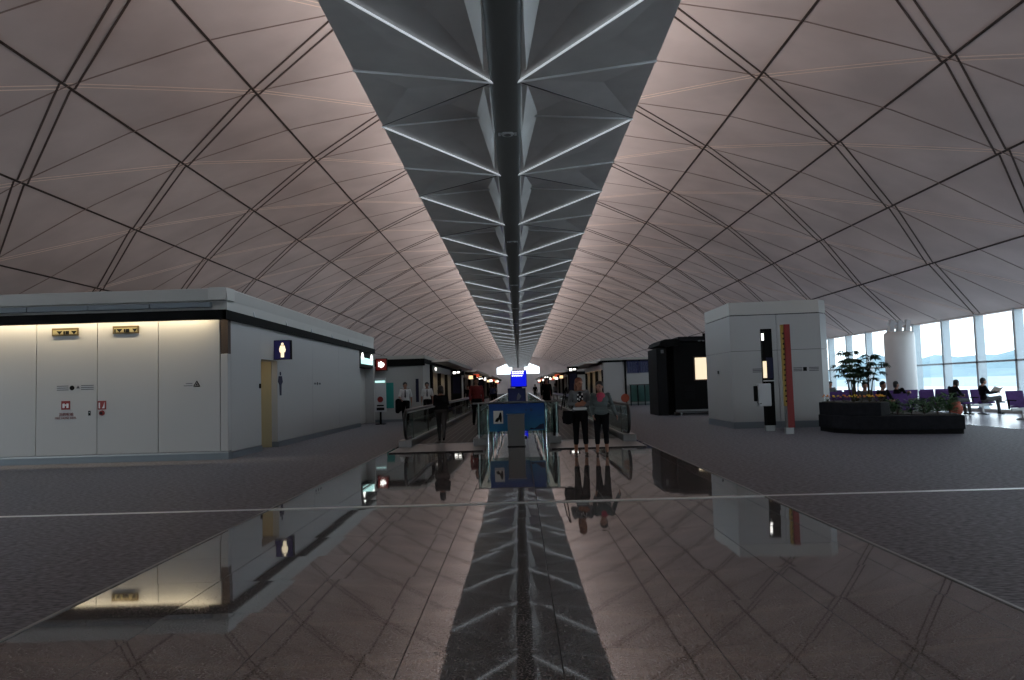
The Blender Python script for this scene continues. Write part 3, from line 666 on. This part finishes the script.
onface(.36,1.70,.09,.11,'printed_symbol','redtext'); onface(.795,1.70,.11,.12,'printed_symbol','black')
MB().box(6.535,6.55,24.6,24.75,1.7,1.8).build('printed_symbol','black',wc)

t = thing('information_totem','slim black sign totem with a lit slot in front of the white cabin','sign totem',(7.22,21.93,0))
MB().box(7.10,7.40,21.90,22.02,.16,2.93).build('column','black',t,bevel=.01); MB().box(7.10,7.36,21.89,22.03,0,.16).build('foot','steel',t)
MB().box(7.095,7.16,21.885,21.90,2.60,2.80).build('lit_symbol','e_white',t); MB().box(7.10,7.20,21.87,21.90,1.52,2.0).build('lit_slot','e_poster',t); MB().box(7.2,7.4,21.885,21.9,1.5,2.1).build('blue_stripe','navy',t)
MB().box(7.09,7.41,21.88,21.9,1.42,1.45).build('metal_line','alu',t)
t = thing('information_phone','pale metal box with a black handset fixed to the black totem','phone box',(7.0,21.85,.72))
MB().box(6.88,7.24,21.70,21.90,.72,1.36).build('housing','alu',t,bevel=.02); MB().box(6.78,6.87,21.74,21.86,.86,1.30).build('handset','black',t,bevel=.02); MB().tube([(6.83,21.74,.88),(6.85,21.69,.78),(6.95,21.69,.80)],.01,6).build('cord','black',t)
t = thing('red_totem','slim red sign totem with a yellow edge in front of the white cabin','sign totem',(7.27,20.51,0))
MB().prism_y([(7.24,.17),(7.42,.17),(7.41,2.94),(7.26,2.94)],20.46,20.56).build('column','red',t); MB().box(7.175,7.24,20.47,20.55,.75,2.93).build('yellow_edge','yellow',t)
MB().box(7.19,7.24,20.47,20.55,.17,.75).build('lower_edge','mid',t); MB().box(7.16,7.38,20.44,20.58,0,.17).build('foot','steel',t)
wv = MB()
for i in range(14): wv.box(7.205,7.24,20.462,20.47,.85+.14*i,.90+.14*i)
wv.build('edge_mark','dark',t)

# ------------------------------------------------------------------ black kiosk
t = thing('black_kiosk','black kiosk with a lit poster and a rounded roof end behind the white cabin','kiosk',(6.4,34.2,0))
MB().box(7.1,10.5,34.4,37,.12,3.3).build('body','black',t,bevel=.02)
MB().box(6.30,6.75,34.2,36.5,0,3.02).build('side_fin','dark',t,bevel=.03); MB().box(6.75,7.1,34.8,36.8,0,3.25).build('recess','black',t)
MB().prism_y([(6.40,3.15),(6.48,3.32),(6.70,3.42),(7.3,3.42),(7.3,3.12),(6.75,3.08)],34.1,37).build('roof_end','black',t)
MB().box(7.3,10.6,34.2,37.1,3.32,3.52).build('roof','dark',t,bevel=.02); MB().box(8.5,8.62,34.5,34.62,3.52,3.66).build('roof_stub','black',t)
MB().box(7.1,10.5,34.32,34.4,.16,.24).build('base_rail','steel',t)
ps = MB().box(7.98,8.75,34.34,34.40,1.52,2.62).build('poster_frame','cbrown',t); MB().box(8.04,8.70,34.325,34.34,1.58,2.56).build('lit_poster','e_poster',ps)
for z in (.74,1.08):
    v = MB()
    for i in range(5): v.box(7.55,8.0,34.36,34.40,z+.055*i,z+.03+.055*i)
    v.build('vent_grille','dark',t)
w_ = MB()
for i in range(5): w_.box(8.2+.17*i,8.30+.17*i,34.17,34.2,3.28,3.34)
w_.build('roof_mark','cgrey',t)
MB().box(6.5,6.62,34.18,34.2,2.8,2.95).build('fin_mark','cgrey',t)
MB().tube([(7.3,34.2,.0),(7.3,34.2,.12)],.05,10).build('foot','steel',t)

# ------------------------------------------------------------------ white column
t = thing('round_column','thick round white column standing before the right windows','column',(16.9,33.6,0))
MB().tube([(16.9,33.6,.0),(16.9,33.6,3.15),(16.9,33.6,3.35),(16.9,33.6,3.42)],[.62,.62,.60,.50],40).build('shaft','column',t,smooth=True)
MB().tube([(16.9,33.6,0),(16.9,33.6,.18)],.64,40).build('base_ring','steel',t)
cp_ = MB()
for a in (-.35,0,.35): cp_.prism_y([(16.9+a-.1,3.40),(16.9+a+.1,3.40),(16.9+a+.16,3.9),(16.9+a-.02,3.95)],33.5,33.7)
cp_.box(16.4,17.4,33.55,33.65,3.72,3.84); cp_.build('capital','alu',t)

# ------------------------------------------------------------------ planter
PP = [(8.42,21.4),(8.40,20.45),(8.78,19.65),(9.5,19.25),(10.3,18.95),(10.98,18.80),(11.5,20.2),(11.5,22.2),(9.0,22.6)]
pl = thing('planter','large dark stone planter with a raised left tier beside the white cabin','planter',(9.6,20.2,0))
MB().prism(inset(PP,.02),.0,.12).build('toe','black',pl); MB().prism(PP,.12,.46).build('lower_tier','planter',pl,bevel=.015)
UP = [(8.44,21.38),(8.42,20.50),(8.80,19.72),(9.30,19.55),(9.75,20.0),(9.8,21.6),(9.1,22.2)]
MB().prism(UP,.46,.80).build('upper_tier','planter',pl,bevel=.015)
MB().prism(inset(UP,.1),.80,.815).build('soil','soil',pl); MB().prism([(9.95,20.1),(10.2,19.2),(10.9,19.0),(11.3,20.2),(11.3,21.9),(10,22.1)],.46,.475).build('soil','soil',pl)
def leafblade(mb, base, d, ln, w, droop=.3):
    base = Vector(base); d = Vector(d).normalized(); s = d.cross(Vector((0,0,1)))
    s = s.normalized() if s.length>.01 else Vector((1,0,0)); p = []
    for i,(u,ww) in enumerate(((0,.15),(.3,.9),(.6,1),(.85,.5),(1,.03))):
        c = base+d*ln*u+Vector((0,0,-droop*ln*u*u)); p += [c-s*w*.5*ww+Vector((0,0,.0)), c+Vector((0,0,-.12*w*ww)), c+s*w*.5*ww]
    fs = []
    for i in range(4):
        for k in (0,1): o = i*3+k; fs.append((o,o+1,o+4,o+3))
    mb.add(p, fs)
def dracaena(x,y,z0,h,label,seed,lean):
    r = random.Random(seed); t = thing('slender_tree',label,'plant',(x,y,z0),group='slender trees in the planter')
    tops = []; tk = MB()
    for b in range(3):
        a = 2*PI*b/3+seed; hh = h*(1-.17*b); p0 = Vector((x+.03*math.cos(a),y+.03*math.sin(a),z0))
        p1 = Vector((x+lean*.4+.07*math.cos(a),y+.07*math.sin(a),z0+hh*.55)); p2 = Vector((x+lean+.17*math.cos(a),y+.15*math.sin(a),z0+hh)); tops.append(p2)
        tk.tube([p0,p1,p2],[.018,.014,.009],7); tops.append(p1+(p2-p1)*.45)
    tk.build('stem','stem',t,smooth=True); lf = MB()
    for ti,p in enumerate(tops):
        for i in range(9 if ti%2==0 else 5):
            a = 2*PI*r.random(); el = r.uniform(-.1,.5); d0 = Vector((math.cos(a),math.sin(a),el)); tip = p+d0*.16
            lf.tube([p,tip],[.004,.003],4)
            for q in range(7):
                b2 = a+(q-3)*.42; leafblade(lf, tip, (math.cos(b2),math.sin(b2),r.uniform(-.15,.25)), r.uniform(.15,.23), .048, .5)
    lf.build('foliage','leafd',t)
dracaena(9.02,20.5,.81,1.10,'slender dark-leaved tree on the raised tier, left of the three',1,-.10)
dracaena(9.25,20.8,.81,1.30,'slender dark-leaved tree on the raised tier, middle and tallest',2,-.05)
dracaena(9.50,20.6,.81,1.18,'slender dark-leaved tree on the raised tier, right of the three',4,.08)
def bush(x,y,z0,h,name,label,seed,flower=None,group=None,n=26,w=.055,mt='leaf',lf_=(.35,.6)):
    r = random.Random(seed); t = thing(name,label,'plant',(x,y,z0),group=group); sp_r = .09 if n>60 else .05; lf = MB(); st = MB(); fl = MB()
    for i in range(5):
        a = 2*PI*i/5+seed; st.tube([(x,y,z0),(x+.06*math.cos(a),y+.06*math.sin(a),z0+h*.6)],[.006,.004],5)
    for i in range(n):
        a = r.random()*2*PI; zz = z0+h*r.uniform(.1,.8); d = (math.cos(a),math.sin(a),r.uniform(.2,1.3)); leafblade(lf,(x+sp_r*math.cos(a),y+sp_r*math.sin(a),zz),d,h*r.uniform(*lf_),w,.35)
    st.build('stem','stem',t); lf.build('foliage',mt,t)
    if flower:
        for i in range(7):
            a = r.random()*2*PI; rr = r.uniform(0,.12); c = (x+rr*math.cos(a),y+rr*math.sin(a),z0+h*r.uniform(.8,1.1)); fl.ball(c,(.025,.025,.018),6,4)
        fl.build('blossom',flower,t)
k = 0
FL = [(8.52,20.95),(8.55,20.6),(8.68,20.3),(8.82,20.02),(8.95,19.85),(9.12,19.78),(9.28,19.74),(9.45,19.88),(9.58,20.05)]
for i,(x,y) in enumerate(FL):
    place = ['at the left end','second from the left','third from the left','fourth from the left','in the middle','sixth from the left','seventh from the left','second from the right','at the right end'][i]
    bush(x,y,.81,.17,'flowering_plant','small %s flowering plant on the raised tier edge, %s' % ('yellow' if i%2 else 'orange', place),i+3,'petaly' if i%2 else 'petal','flowering plants on the raised tier',16,.03,'leafd')
SB = [(9.72,19.55,.26),(10.0,19.42,.30),(10.27,19.3,.26),(10.55,19.22,.34),(10.85,19.2,.28),(11.0,19.5,.42),(10.5,19.8,.32),(11.0,20.1,.36),(9.95,20.3,.3)]
SP = ['leafy green shrub low against the raised tier','leafy green shrub, second along the lower tier edge','leafy green shrub, third along the lower tier edge','leafy green shrub, fourth along the lower tier edge','leafy green shrub, fifth along the lower tier edge','tallest leafy green shrub near the right end of the planter','leafy green shrub in the middle of the lower tier','leafy green shrub behind, towards the right end of the lower tier','leafy green shrub tucked behind the raised tier']
for i,(x,y,h) in enumerate(SB): bush(x,y,.475,h*1.45,'leafy_shrub',SP[i],i+20,None,'shrubs in the lower tier',110,.055,'leaf',(.2,.38))

# ------------------------------------------------------------------ beam seats
def beam_seat(label):
    t = thing('beam_seat',label,'seating',(0,0,0),group='rows of purple seats by the windows')
    for i in range(4):
        x = -.93+.62*i
        MB().prism_x([(-.26,.40),(.24,.37),(.24,.43),(-.26,.47)],x-.26,x+.26).build('seat','purple',t,local=True,bevel=.015)
        MB().prism_x([(.20,.44),(.26,.44),(.36,.90),(.30,.90)],x-.265,x+.265).build('backrest','purple',t,local=True,bevel=.015)
    for i in range(5):
        x = -1.24+.62*i; MB().box(x-.02,x+.02,-.22,.26,.60,.63).box(x-.015,x+.015,.10,.15,.34,.62).build('armrest','black',t,local=True)
    MB().box(-1.24,1.24,-.02,.05,.30,.37).build('beam','steel',t,local=True)
    for x in (-.9,.9): MB().box(x-.03,x+.03,-.02,.04,.03,.31).prism_x([(-.30,.0),(.30,.0),(.30,.03),(.03,.07),(-.03,.07),(-.30,.03)],x-.03,x+.03).build('leg','steel',t,local=True)
    return t
seat_spots = [(16.45,23.6,0,'purple beam seat nearest the camera, at the right edge'),
 (13.05,27.6,0,'purple beam seat in the second row, behind the planter shrubs'),(15.85,27.6,0,'purple beam seat in the second row, closest to the windows'),
 (11.0,31.2,PI,'purple beam seat in the third row behind the raised planter tier'),(13.6,31.2,PI,'purple beam seat in the middle of the third row'),(16.2,31.2,PI,'purple beam seat in the third row, near the round column'),
 (11.9,35.2,0,'purple beam seat in the fourth row, left end'),(14.5,35.2,0,'purple beam seat in the fourth row, right of its pair'),
 (14.5,39.0,PI,'purple beam seat in the fifth and farthest row')]
b0 = beam_seat(seat_spots[0][3])
for i,(x,y,rz,lb) in enumerate(seat_spots):
    if i == 0: b0.location = (x,y,.003); continue
    copy_tree(b0, loc=(x,y,.003 if x>13 else .004), rz=rz, label=lb)

# ------------------------------------------------------------------ people
def remesh(mb, name, m, parent, voxel, smooth=4):
    me = bpy.data.meshes.new(name); me.from_pydata([Vector(v) for v in mb.v], [], mb.f)
    o = bpy.data.objects.new(name, me); C.objects.link(o)
    r = o.modifiers.new('r','REMESH'); r.mode = 'VOXEL'; r.voxel_size = voxel
    s_ = o.modifiers.new('s','SMOOTH'); s_.iterations = smooth; s_.factor = .5
    dg = bpy.context.evaluated_depsgraph_get(); dg.update()
    m2 = bpy.data.meshes.new_from_object(o.evaluated_get(dg)); bpy.data.objects.remove(o)
    m2.materials.clear(); m2.materials.append(M[m]); m2.shade_smooth(); m2.name = name
    o2 = bpy.data.objects.new(name, m2); C.objects.link(o2); o2.parent = parent; return o2
V = Vector
def stand(**kw):
    j = dict(pel=V((0,0,.95)),wai=V((0,0,1.10)),che=V((0,0,1.29)),nek=V((0,.01,1.44)),hed=V((0,-.01,1.58)),
      shL=V((.175,0,1.385)),shR=V((-.175,0,1.385)),elL=V((.23,.02,1.11)),elR=V((-.23,.02,1.11)),wrL=V((.24,-.05,.87)),wrR=V((-.24,-.05,.87)),
      hiL=V((.085,0,.90)),hiR=V((-.085,0,.90)),knL=V((.10,-.02,.49)),knR=V((-.10,-.02,.49)),anL=V((.11,.02,.075)),anR=V((-.11,.02,.075)))
    for k,v in kw.items(): j[k] = V(v)
    return j
def walk(**kw):
    d = dict(knL=(.09,-.16,.50),anL=(.09,-.20,.075),knR=(-.09,.06,.49),anR=(-.09,.30,.12),elL=(.23,.10,1.12),wrL=(.24,.06,.88),elR=(-.23,-.05,1.12),wrR=(-.23,-.18,.92)); d.update(kw); return stand(**d)
def sit(**kw):
    d = dict(pel=(0,.10,.53),wai=(0,.15,.70),che=(0,.16,.90),nek=(0,.14,1.06),hed=(0,.10,1.20),shL=(.175,.14,1.01),shR=(-.175,.14,1.01),
      elL=(.22,.02,.78),elR=(-.22,.02,.78),wrL=(.10,-.20,.72),wrR=(-.10,-.20,.72),hiL=(.09,.06,.53),hiR=(-.09,.06,.53),knL=(.11,-.36,.53),knR=(-.11,-.36,.53),anL=(.11,-.42,.08),anR=(-.11,-.42,.08)); d.update(kw); return stand(**d)
def person(label,loc,rz,j,h=1.7,skin='skin',hair='hairb',hairlen=0,top='cgrey',sleeve=1.,bottom='cblack',leg=1.,shoe='black',voxel=.009,face=True,wide=1.,group=None,wf=1.,tie=False):
    t = thing('person',label,'person',loc,rz,group); t.scale = (h/1.7,)*3
    b = MB(); X = lambda a,c,u: j[a]+(j[c]-j[a])*u
    ax = (j['nek']-j['pel']).normalized()
    def ell(mb,c,rx,ry,rz_): mb.ball(c,(rx,ry,rz_),16,10)
    ell(b,j['pel'],.155*wide*wf,.11,.12); ell(b,X('pel','wai',.6),.135*wide,.095,.13); ell(b,X('wai','che',.4),.135*wide,.095,.14); ell(b,j['che'],.155*wide,.105,.15); ell(b,X('che','nek',.55),.14*wide,.08,.07)
    b.capsule(X('che','nek',.7),X('nek','hed',.5),.062,.052)
    hd = j['hed']; f = j.get('face', V((0,-1,0))).normalized(); s = f.cross(V((0,0,1))).normalized()
    b.ball(hd+V((0,0,.015)),(.078,.092,.105),18,14); b.ball(hd+f*.025+V((0,0,-.055)),(.058,.065,.065),14,10)
    b.capsule(hd+f*.088+V((0,0,.005)),hd+f*.105+V((0,0,-.028)),.009,.015)           # nose
    b.ball(hd+f*.088+V((0,0,-.06)),(.026,.012,.010),8,6)                            # lips
    for sg in (-1,1): b.ball(hd+s*sg*.080+V((0,0,-.005)),(.012,.022,.032),8,6)      # ears
    for sd in 'LR':
        b.capsule(j['sh'+sd],j['el'+sd],.047,.038); b.capsule(j['el'+sd],j['wr'+sd],.039,.025)
        d = (j['wr'+sd]-j['el'+sd]).normalized(); sx = 1 if sd=='L' else -1
        pn = V((sx*1.,0,0)); pn = (pn-d*pn.dot(d)).normalized(); sid = d.cross(pn)*(-sx)
        w = j['wr'+sd]
        hd_ = j.get('hand'+sd); d2 = hd_.normalized() if hd_ else d
        for q in (-.022,0,.022): b.capsule(w,w+d2*.075+sid*q,.020,.016)
        for q,l_ in ((-.033,.060),(-.011,.074),(.011,.070),(.033,.055)):
            a = w+d2*.075+sid*q; m_ = a+d2*l_*.55-pn*.006; b.capsule(a,m_,.0105,.0095); b.capsule(m_,m_+(d2*.8-pn*.6).normalized()*l_*.5,.0095,.008)
        a = w+d2*.03-sid*.028; b.capsule(a,a+(d2*.7-sid*.7).normalized()*.045,.012,.010); b.capsule(a+(d2*.7-sid*.7).normalized()*.045,a+(d2*.9-sid*.4).normalized()*.072,.010,.008)
        b.capsule(j['hi'+sd],j['kn'+sd],.085*wf,.055); b.capsule(j['kn'+sd],X('kn'+sd,'an'+sd,.35),.054,.056); b.capsule(X('kn'+sd,'an'+sd,.35),j['an'+sd],.054,.034)
        ft = j.get('toe'+sd, V((0,-1,0))).normalized(); az = j['an'+sd]
        b.capsule(az+V((0,0,-.035))-ft*.04,az+ft*.13+V((0,0,-.05)),.030,.024)
    remesh(b,'body',skin,t,voxel,3)
    vc = max(voxel,.012)
    c = MB(); k_ = .016
    ell(c,X('pel','wai',.25),.165*wide*wf,.12,.12); ell(c,X('pel','wai',.6),.150*wide,.11,.13); ell(c,X('wai','che',.4),.150*wide,.11,.14); ell(c,j['che'],.170*wide,.12,.15); ell(c,X('che','nek',.5),.155*wide,.095,.07)
    for sd in 'LR':
        c.capsule(X('che','sh'+sd,.6),j['sh'+sd],.07,.056)
        if sleeve<=.5: c.capsule(j['sh'+sd],X('sh'+sd,'el'+sd,sleeve*1.8),.057,.054)
        else: c.capsule(j['sh'+sd],j['el'+sd],.056,.050); c.capsule(j['el'+sd],X('el'+sd,'wr'+sd,(sleeve-.5)*1.9),.052,.040)
    remesh(c,'shirt' if not face else 'top',top,t,vc,4)
    c = MB(); ell(c,j['pel'],.165*wide*wf,.125,.125)
    for sd in 'LR':
        c.capsule(j['hi'+sd],j['kn'+sd],.096*wf,.068)
        if leg>.5: c.capsule(j['kn'+sd],X('kn'+sd,'an'+sd,(leg-.5)*1.9),.067,.060 if leg<.95 else .052)
    remesh(c,'trousers',bottom,t,vc,4)
    for sd in 'LR':
        ft = j.get('toe'+sd, V((0,-1,0))).normalized(); az = j['an'+sd]; c = MB()
        c.capsule(az+V((0,0,-.038))-ft*.05,az+ft*.145+V((0,0,-.048)),.036,.028); c.capsule(az+V((0,0,-.038)),az+V((0,0,.0)),.038,.036) if shoe!='cbrown' else None
        o = remesh(c,'shoe',shoe,t,.012,2)
    hr = MB(); hr.ball(hd+V((0,0,.048))-f*.016,(.093,.100,.094),16,12)
    hr.ball(hd+V((0,0,.0))-f*.045,(.082,.070,.10),14,10)
    if hairlen:
        for sg in (-1,0,1): hr.capsule(hd+s*sg*.055-f*.045+V((0,0,-.02)),hd+s*sg*.065-f*.05+V((0,0,-.05-hairlen)),.045,.030)
    remesh(hr,'hair',hair,t,.010,3)
    if face:
        for sg in (-1,1):
            e = MB().ball(hd+f*.083+s*sg*.030+V((0,0,.008)),(.012,.007,.006),8,6); e.build('eye','black',t,local=True)
    return t

def loc_at(x,y,z=.004): return (x,y,z)
# two women in front of the right walkway
w1 = stand(shL=(.17,0,1.385),elL=(.225,-.03,1.13),wrL=(.02,-.19,1.10),elR=(-.235,-.02,1.13),wrR=(-.03,-.16,1.14),handL=(-1,-.05,.05),handR=(1,-.1,.0),hed=(.0,-.01,1.58),anL=(.12,.0,.075),knL=(.10,-.02,.49),face=(.45,-1,-.05))
t = person('woman with auburn hair, grey cardigan and arms folded, carrying a black shoulder bag',(1.35,16.12,0),.05,w1,1.61,'skin2','hairr',.10,'cgrey',.85,'cblack',.78,'cbrown',.008,wf=1.0)
c = MB(); c.ball((.0,-.085,1.27),(.085,.045,.13),12,8); remesh(c,'patterned_front','cblack',t,.01,2)
c = MB()
for a,z in ((-.05,1.33),(.0,1.28),(.045,1.34),(-.02,1.22),(.05,1.24),(-.055,1.24)): c.ball((a,-.128,z),(.016,.012,.024),8,6)
c.build('print_patch','cwhite',t,local=True)
c = MB(); c.ball((0,-.02,1.02),(.165,.118,.055),20,8); remesh(c,'shirt_hem','cwhite',t,.01,2)
hb = thing('handbag','black shoulder bag hanging at the hip of the woman with folded arms','bag',(1.11,16.06,.60))
c = MB(); c.box(.89,1.11,15.99,16.10,.69,.95); c.ball((1.00,16.045,.80),(.13,.075,.14),16,10); remesh_o = None
me_ = MB(); me_.v = [(v[0]-1.02,v[1]-16.06,v[2]-.62) for v in c.v]; me_.f = c.f; remesh(me_,'pouch','cblack',hb,.012,4)
MB().tube([(.95,16.05,.95),(1.00,16.04,1.20),(1.06,16.06,1.40),(1.09,16.14,1.43),(1.07,16.22,1.3),(1.03,16.2,1.0)],.012,8).build('strap','black',hb)
w2 = stand(elL=(.27,.04,1.13),wrL=(.34,-.02,.93),elR=(-.22,.05,1.12),wrR=(-.19,-.08,.93),hed=(-.02,-.01,1.575),face=(-.35,-1,0))
t = person('woman with short dark hair, grey-green jacket and pink scarf beside her friend',(1.78,15.98,0),-.05,w2,1.53,'skin','hairb',0,'cteal',1.,'cblack',.76,'cbrown',.008,wide=1.12,wf=1.08)
c = MB(); c.ball((-.0,-.075,1.36),(.105,.06,.085),14,8); c.ball((-.02,-.10,1.29),(.07,.035,.07),12,8); remesh(c,'scarf','cpink',t,.01,3)
c = MB(); c.ball((0,-.01,.98),(.185,.135,.10),16,10); c.capsule((.27,.0,1.10),(.36,-.03,.90),.05,.045); remesh(c,'jacket_hem','cteal',t,.012,3)
# person walking onto the left walkway, seen from behind
person('person in a black top and grey trousers, back turned, stepping along the left walkway',(-2.08,20.95,.034),PI,walk(elL=(.2,-.06,1.14),wrL=(.12,-.22,1.12),elR=(-.2,-.06,1.14),wrR=(-.12,-.22,1.12)),1.52,'skin','hairb',.05,'cblack',1.,'cdenim',1.,'black',.010,False,wide=1.3,wf=1.1)
pr_ = person('person in a dark red top far along the left walkway',(-1.52,28.5,.034),.15,walk(),1.82,'skin','hairb',.04,'cred',1.,'cblack',1.,'black',.012,False,wide=1.15)
person('dark-clothed person on the right walkway near the bright rail',(1.45,38,.034),0,walk(),1.85,'skin','hairb',0,'cblack',1.,'cblack',1.,'black',.012,False,wide=1.1)
# airline crew
j = walk(elR=(-.24,-.03,1.13),wrR=(-.16,-.22,1.02),face=(.25,-1,0))
t = person('man in a white uniform shirt with black tie, dark jacket over his arm',(-4.75,32.3,.004),.1,j,1.80,'skin','hairb',0,'cwhite',.5,'cblack',1.,'black',.010)
MB().prism_y([(-.015,1.40),(.015,1.40),(.03,1.12),(0,1.06),(-.03,1.12)],-.155,-.135).build('tie','black',t,local=True)
for sg in (-1,1): MB().box(sg*.15-.045,sg*.15+.045,-.03,.03,1.445,1.455).build('epaulette','black',t,local=True)
jk = thing('folded_jacket','black jacket draped over the arm of the man in the white shirt','jacket',(-5.0,32.05,.55))
c = MB(); c.ball((0,0,.45),(.15,.11,.12),14,8); c.capsule((-.02,0,.45),(-.05,.02,.05),.13,.10); c.capsule((.05,0,.45),(.05,.0,.12),.11,.09); remesh(c,'cloth','cblack',jk,.014,4)
t = person('second man in a white uniform shirt and black tie, further back by the shop',(-4.15,35.0,.004),.1,stand(face=(.1,-1,0)),1.80,'skin','hairb',0,'cwhite',.5,'cblack',1.,'black',.012)
MB().prism_y([(-.015,1.40),(.015,1.40),(.03,1.12),(0,1.06),(-.03,1.12)],-.155,-.135).build('tie','black',t,local=True)
# distant walkers
DP = [(-3.4,52,'cblack','cdenim','distant walker in black, left of the walkways near the totem'),(-1.9,58,'cblue','cblack','distant person in blue on the left walkway'),(-2.2,72,'cwhite','cblack','distant person in a pale top beyond the left walkway'),
 (-3.0,84,'cblack','cblack','far-off walker in black on the left side'),(2.2,56,'cred','cblack','distant person in dark red on the right walkway'),(3.4,70,'cgrey','cblack','distant walker in grey, right side'),(1.9,86,'cblack','cdenim','far-off walker in black on the right side'),(4.2,60,'cbrown','cblack','distant walker in brown by the right shop front'),(-.9,95,'cgrey','cdenim','most distant walker in grey near the centre')]
for i,(x,y,a,b,lb) in enumerate(DP): person(lb,(x,y,.034 if abs(x)<2.6 and y<62 else .004),(i*1.3)%.6+(PI if i%2 else 0),walk(),1.68+.03*(i%4),'skin','hairb',0,a,1.,b,1.,'black',.02,False,group='people far down the concourse')
# seated people
def seated(lb,x,y,rz,j,**kw):
    return person(lb,(x,y,.004),rz,j,kw.pop('h',1.68),kw.pop('skin','skin'),'hairb',kw.pop('hairlen',0),kw.pop('top','cblack'),kw.pop('sleeve',1.),kw.pop('bottom','cdenim'),1.,'black',.012,False,**kw)
seated('seated person in black reading in the second row, orange bag at the feet',15.75,27.45,PI/2+.2,sit(nek=(0,.06,1.04),hed=(0,-.02,1.16)),hairlen=.03)
bg = thing('orange_bag','orange bag leaning by the seated reader near the planter end','bag',(15.35,26.85,.004))
c = MB(); c.ball((0,0,.25),(.24,.17,.25),14,10); c.capsule((-.1,0,.2),(.1,0,.45),.14,.08); remesh(c,'sack','corange',bg,.015,4); MB().tube([(-.08,0,.46),(-.06,0,.6),(.06,0,.6),(.1,0,.48)],.012,6).build('strap','cbrown',bg,local=True)
seated('seated person in dark clothes with an open newspaper, closest to the windows',16.75,27.3,PI/2-.15,sit(knL=(.14,-.38,.56),knR=(-.02,-.40,.62),anR=(.22,-.52,.48),wrL=(.16,-.26,.80),wrR=(-.12,-.28,.80)))
nw = thing('newspaper','open newspaper held by the seated person closest to the windows','newspaper',(17.02,27.3,.80))
MB().add([(0,-.26,.0),(.05,0,-.03),(.0,.26,.02),(.16,-.25,.18),(.20,0,.14),(.16,.25,.20),(.008,-.26,.0),(.058,0,-.03),(.008,.26,.02),(.168,-.25,.18),(.208,0,.14),(.168,.25,.20)],[(0,1,4,3),(1,2,5,4),(9,10,7,6),(10,11,8,7),(0,3,9,6),(2,8,11,5),(3,4,10,9),(4,5,11,10),(0,6,7,1),(1,7,8,2)]).build('sheets','paper',nw,local=True)
seated('seated person in black reclining with outstretched legs beyond the planter',13.85,27.4,PI/2,sit(che=(0,.24,.88),nek=(0,.28,1.03),hed=(0,.26,1.17),wai=(0,.16,.69),knL=(.10,-.34,.60),knR=(-.10,-.34,.60),anL=(.08,-.75,.36),anR=(-.05,-.75,.36),wrL=(.1,-.15,.85),wrR=(-.1,-.15,.85)),hairlen=.03,top='cblack')
seated('dark-haired seated person just behind the raised planter tier',11.51,23.85,0.3,sit(),top='cblack')
seated('second dark-haired seated person behind the raised planter tier, a little left',10.89,23.85,-.2,sit(),top='cdenim')
seated('seated person in the far row, only the head showing at the cabin corner',14.35,34.9,0,sit(),top='cgrey')
bx = beam_seat('purple beam seat directly behind the planter, mostly hidden'); bx.location = (11.2,24.0,.004)

# ------------------------------------------------------------------ world, lights
w = bpy.data.worlds.new('sky'); sc.world = w; w.use_nodes = True; N = w.node_tree.nodes; Lk = w.node_tree.links
bg_ = N['Background']; tc = N.new('ShaderNodeTexCoord'); sx_ = N.new('ShaderNodeSeparateXYZ'); rp = N.new('ShaderNodeValToRGB')
Lk.new(tc.outputs['Generated'],sx_.inputs[0]); Lk.new(sx_.outputs['Z'],rp.inputs['Fac']); Lk.new(rp.outputs[0],bg_.inputs[0])
rp.color_ramp.elements[0].position = 0; rp.color_ramp.elements[0].color = (.88,.95,1,1); rp.color_ramp.elements[1].position = .5; rp.color_ramp.elements[1].color = (.74,.86,1,1)
bg_.inputs[1].default_value = 3.2

# ------------------------------------------------------------------ camera
F,YAW,PIT,ROL,CX,H = 760,-.0073,.0626,-.0289,.0785,1.45
cy,sy,cp2,sp2 = math.cos(YAW),math.sin(YAW),math.cos(PIT),math.sin(PIT)
fw = V((sy*cp2,cy*cp2,sp2)); rt = V((cy,-sy,0)); up = rt.cross(fw)
r_ = rt*math.cos(ROL)+up*math.sin(ROL); u_ = -rt*math.sin(ROL)+up*math.cos(ROL)
cd = bpy.data.cameras.new('camera'); co = bpy.data.objects.new('camera',cd); C.objects.link(co); sc.camera = co
cd.sensor_width = 36; cd.lens = F/1024*36; cd.clip_end = 5000; cd.clip_start = .05
mt = Matrix((r_,u_,-fw)).transposed().to_4x4(); mt.translation = V((CX,0,H)); co.matrix_world = mt

sc.view_settings.view_transform = 'Standard'; sc.view_settings.look = 'None'; sc.view_settings.exposure = 0; sc.view_settings.gamma = 1
sc.view_settings.use_curve_mapping = False
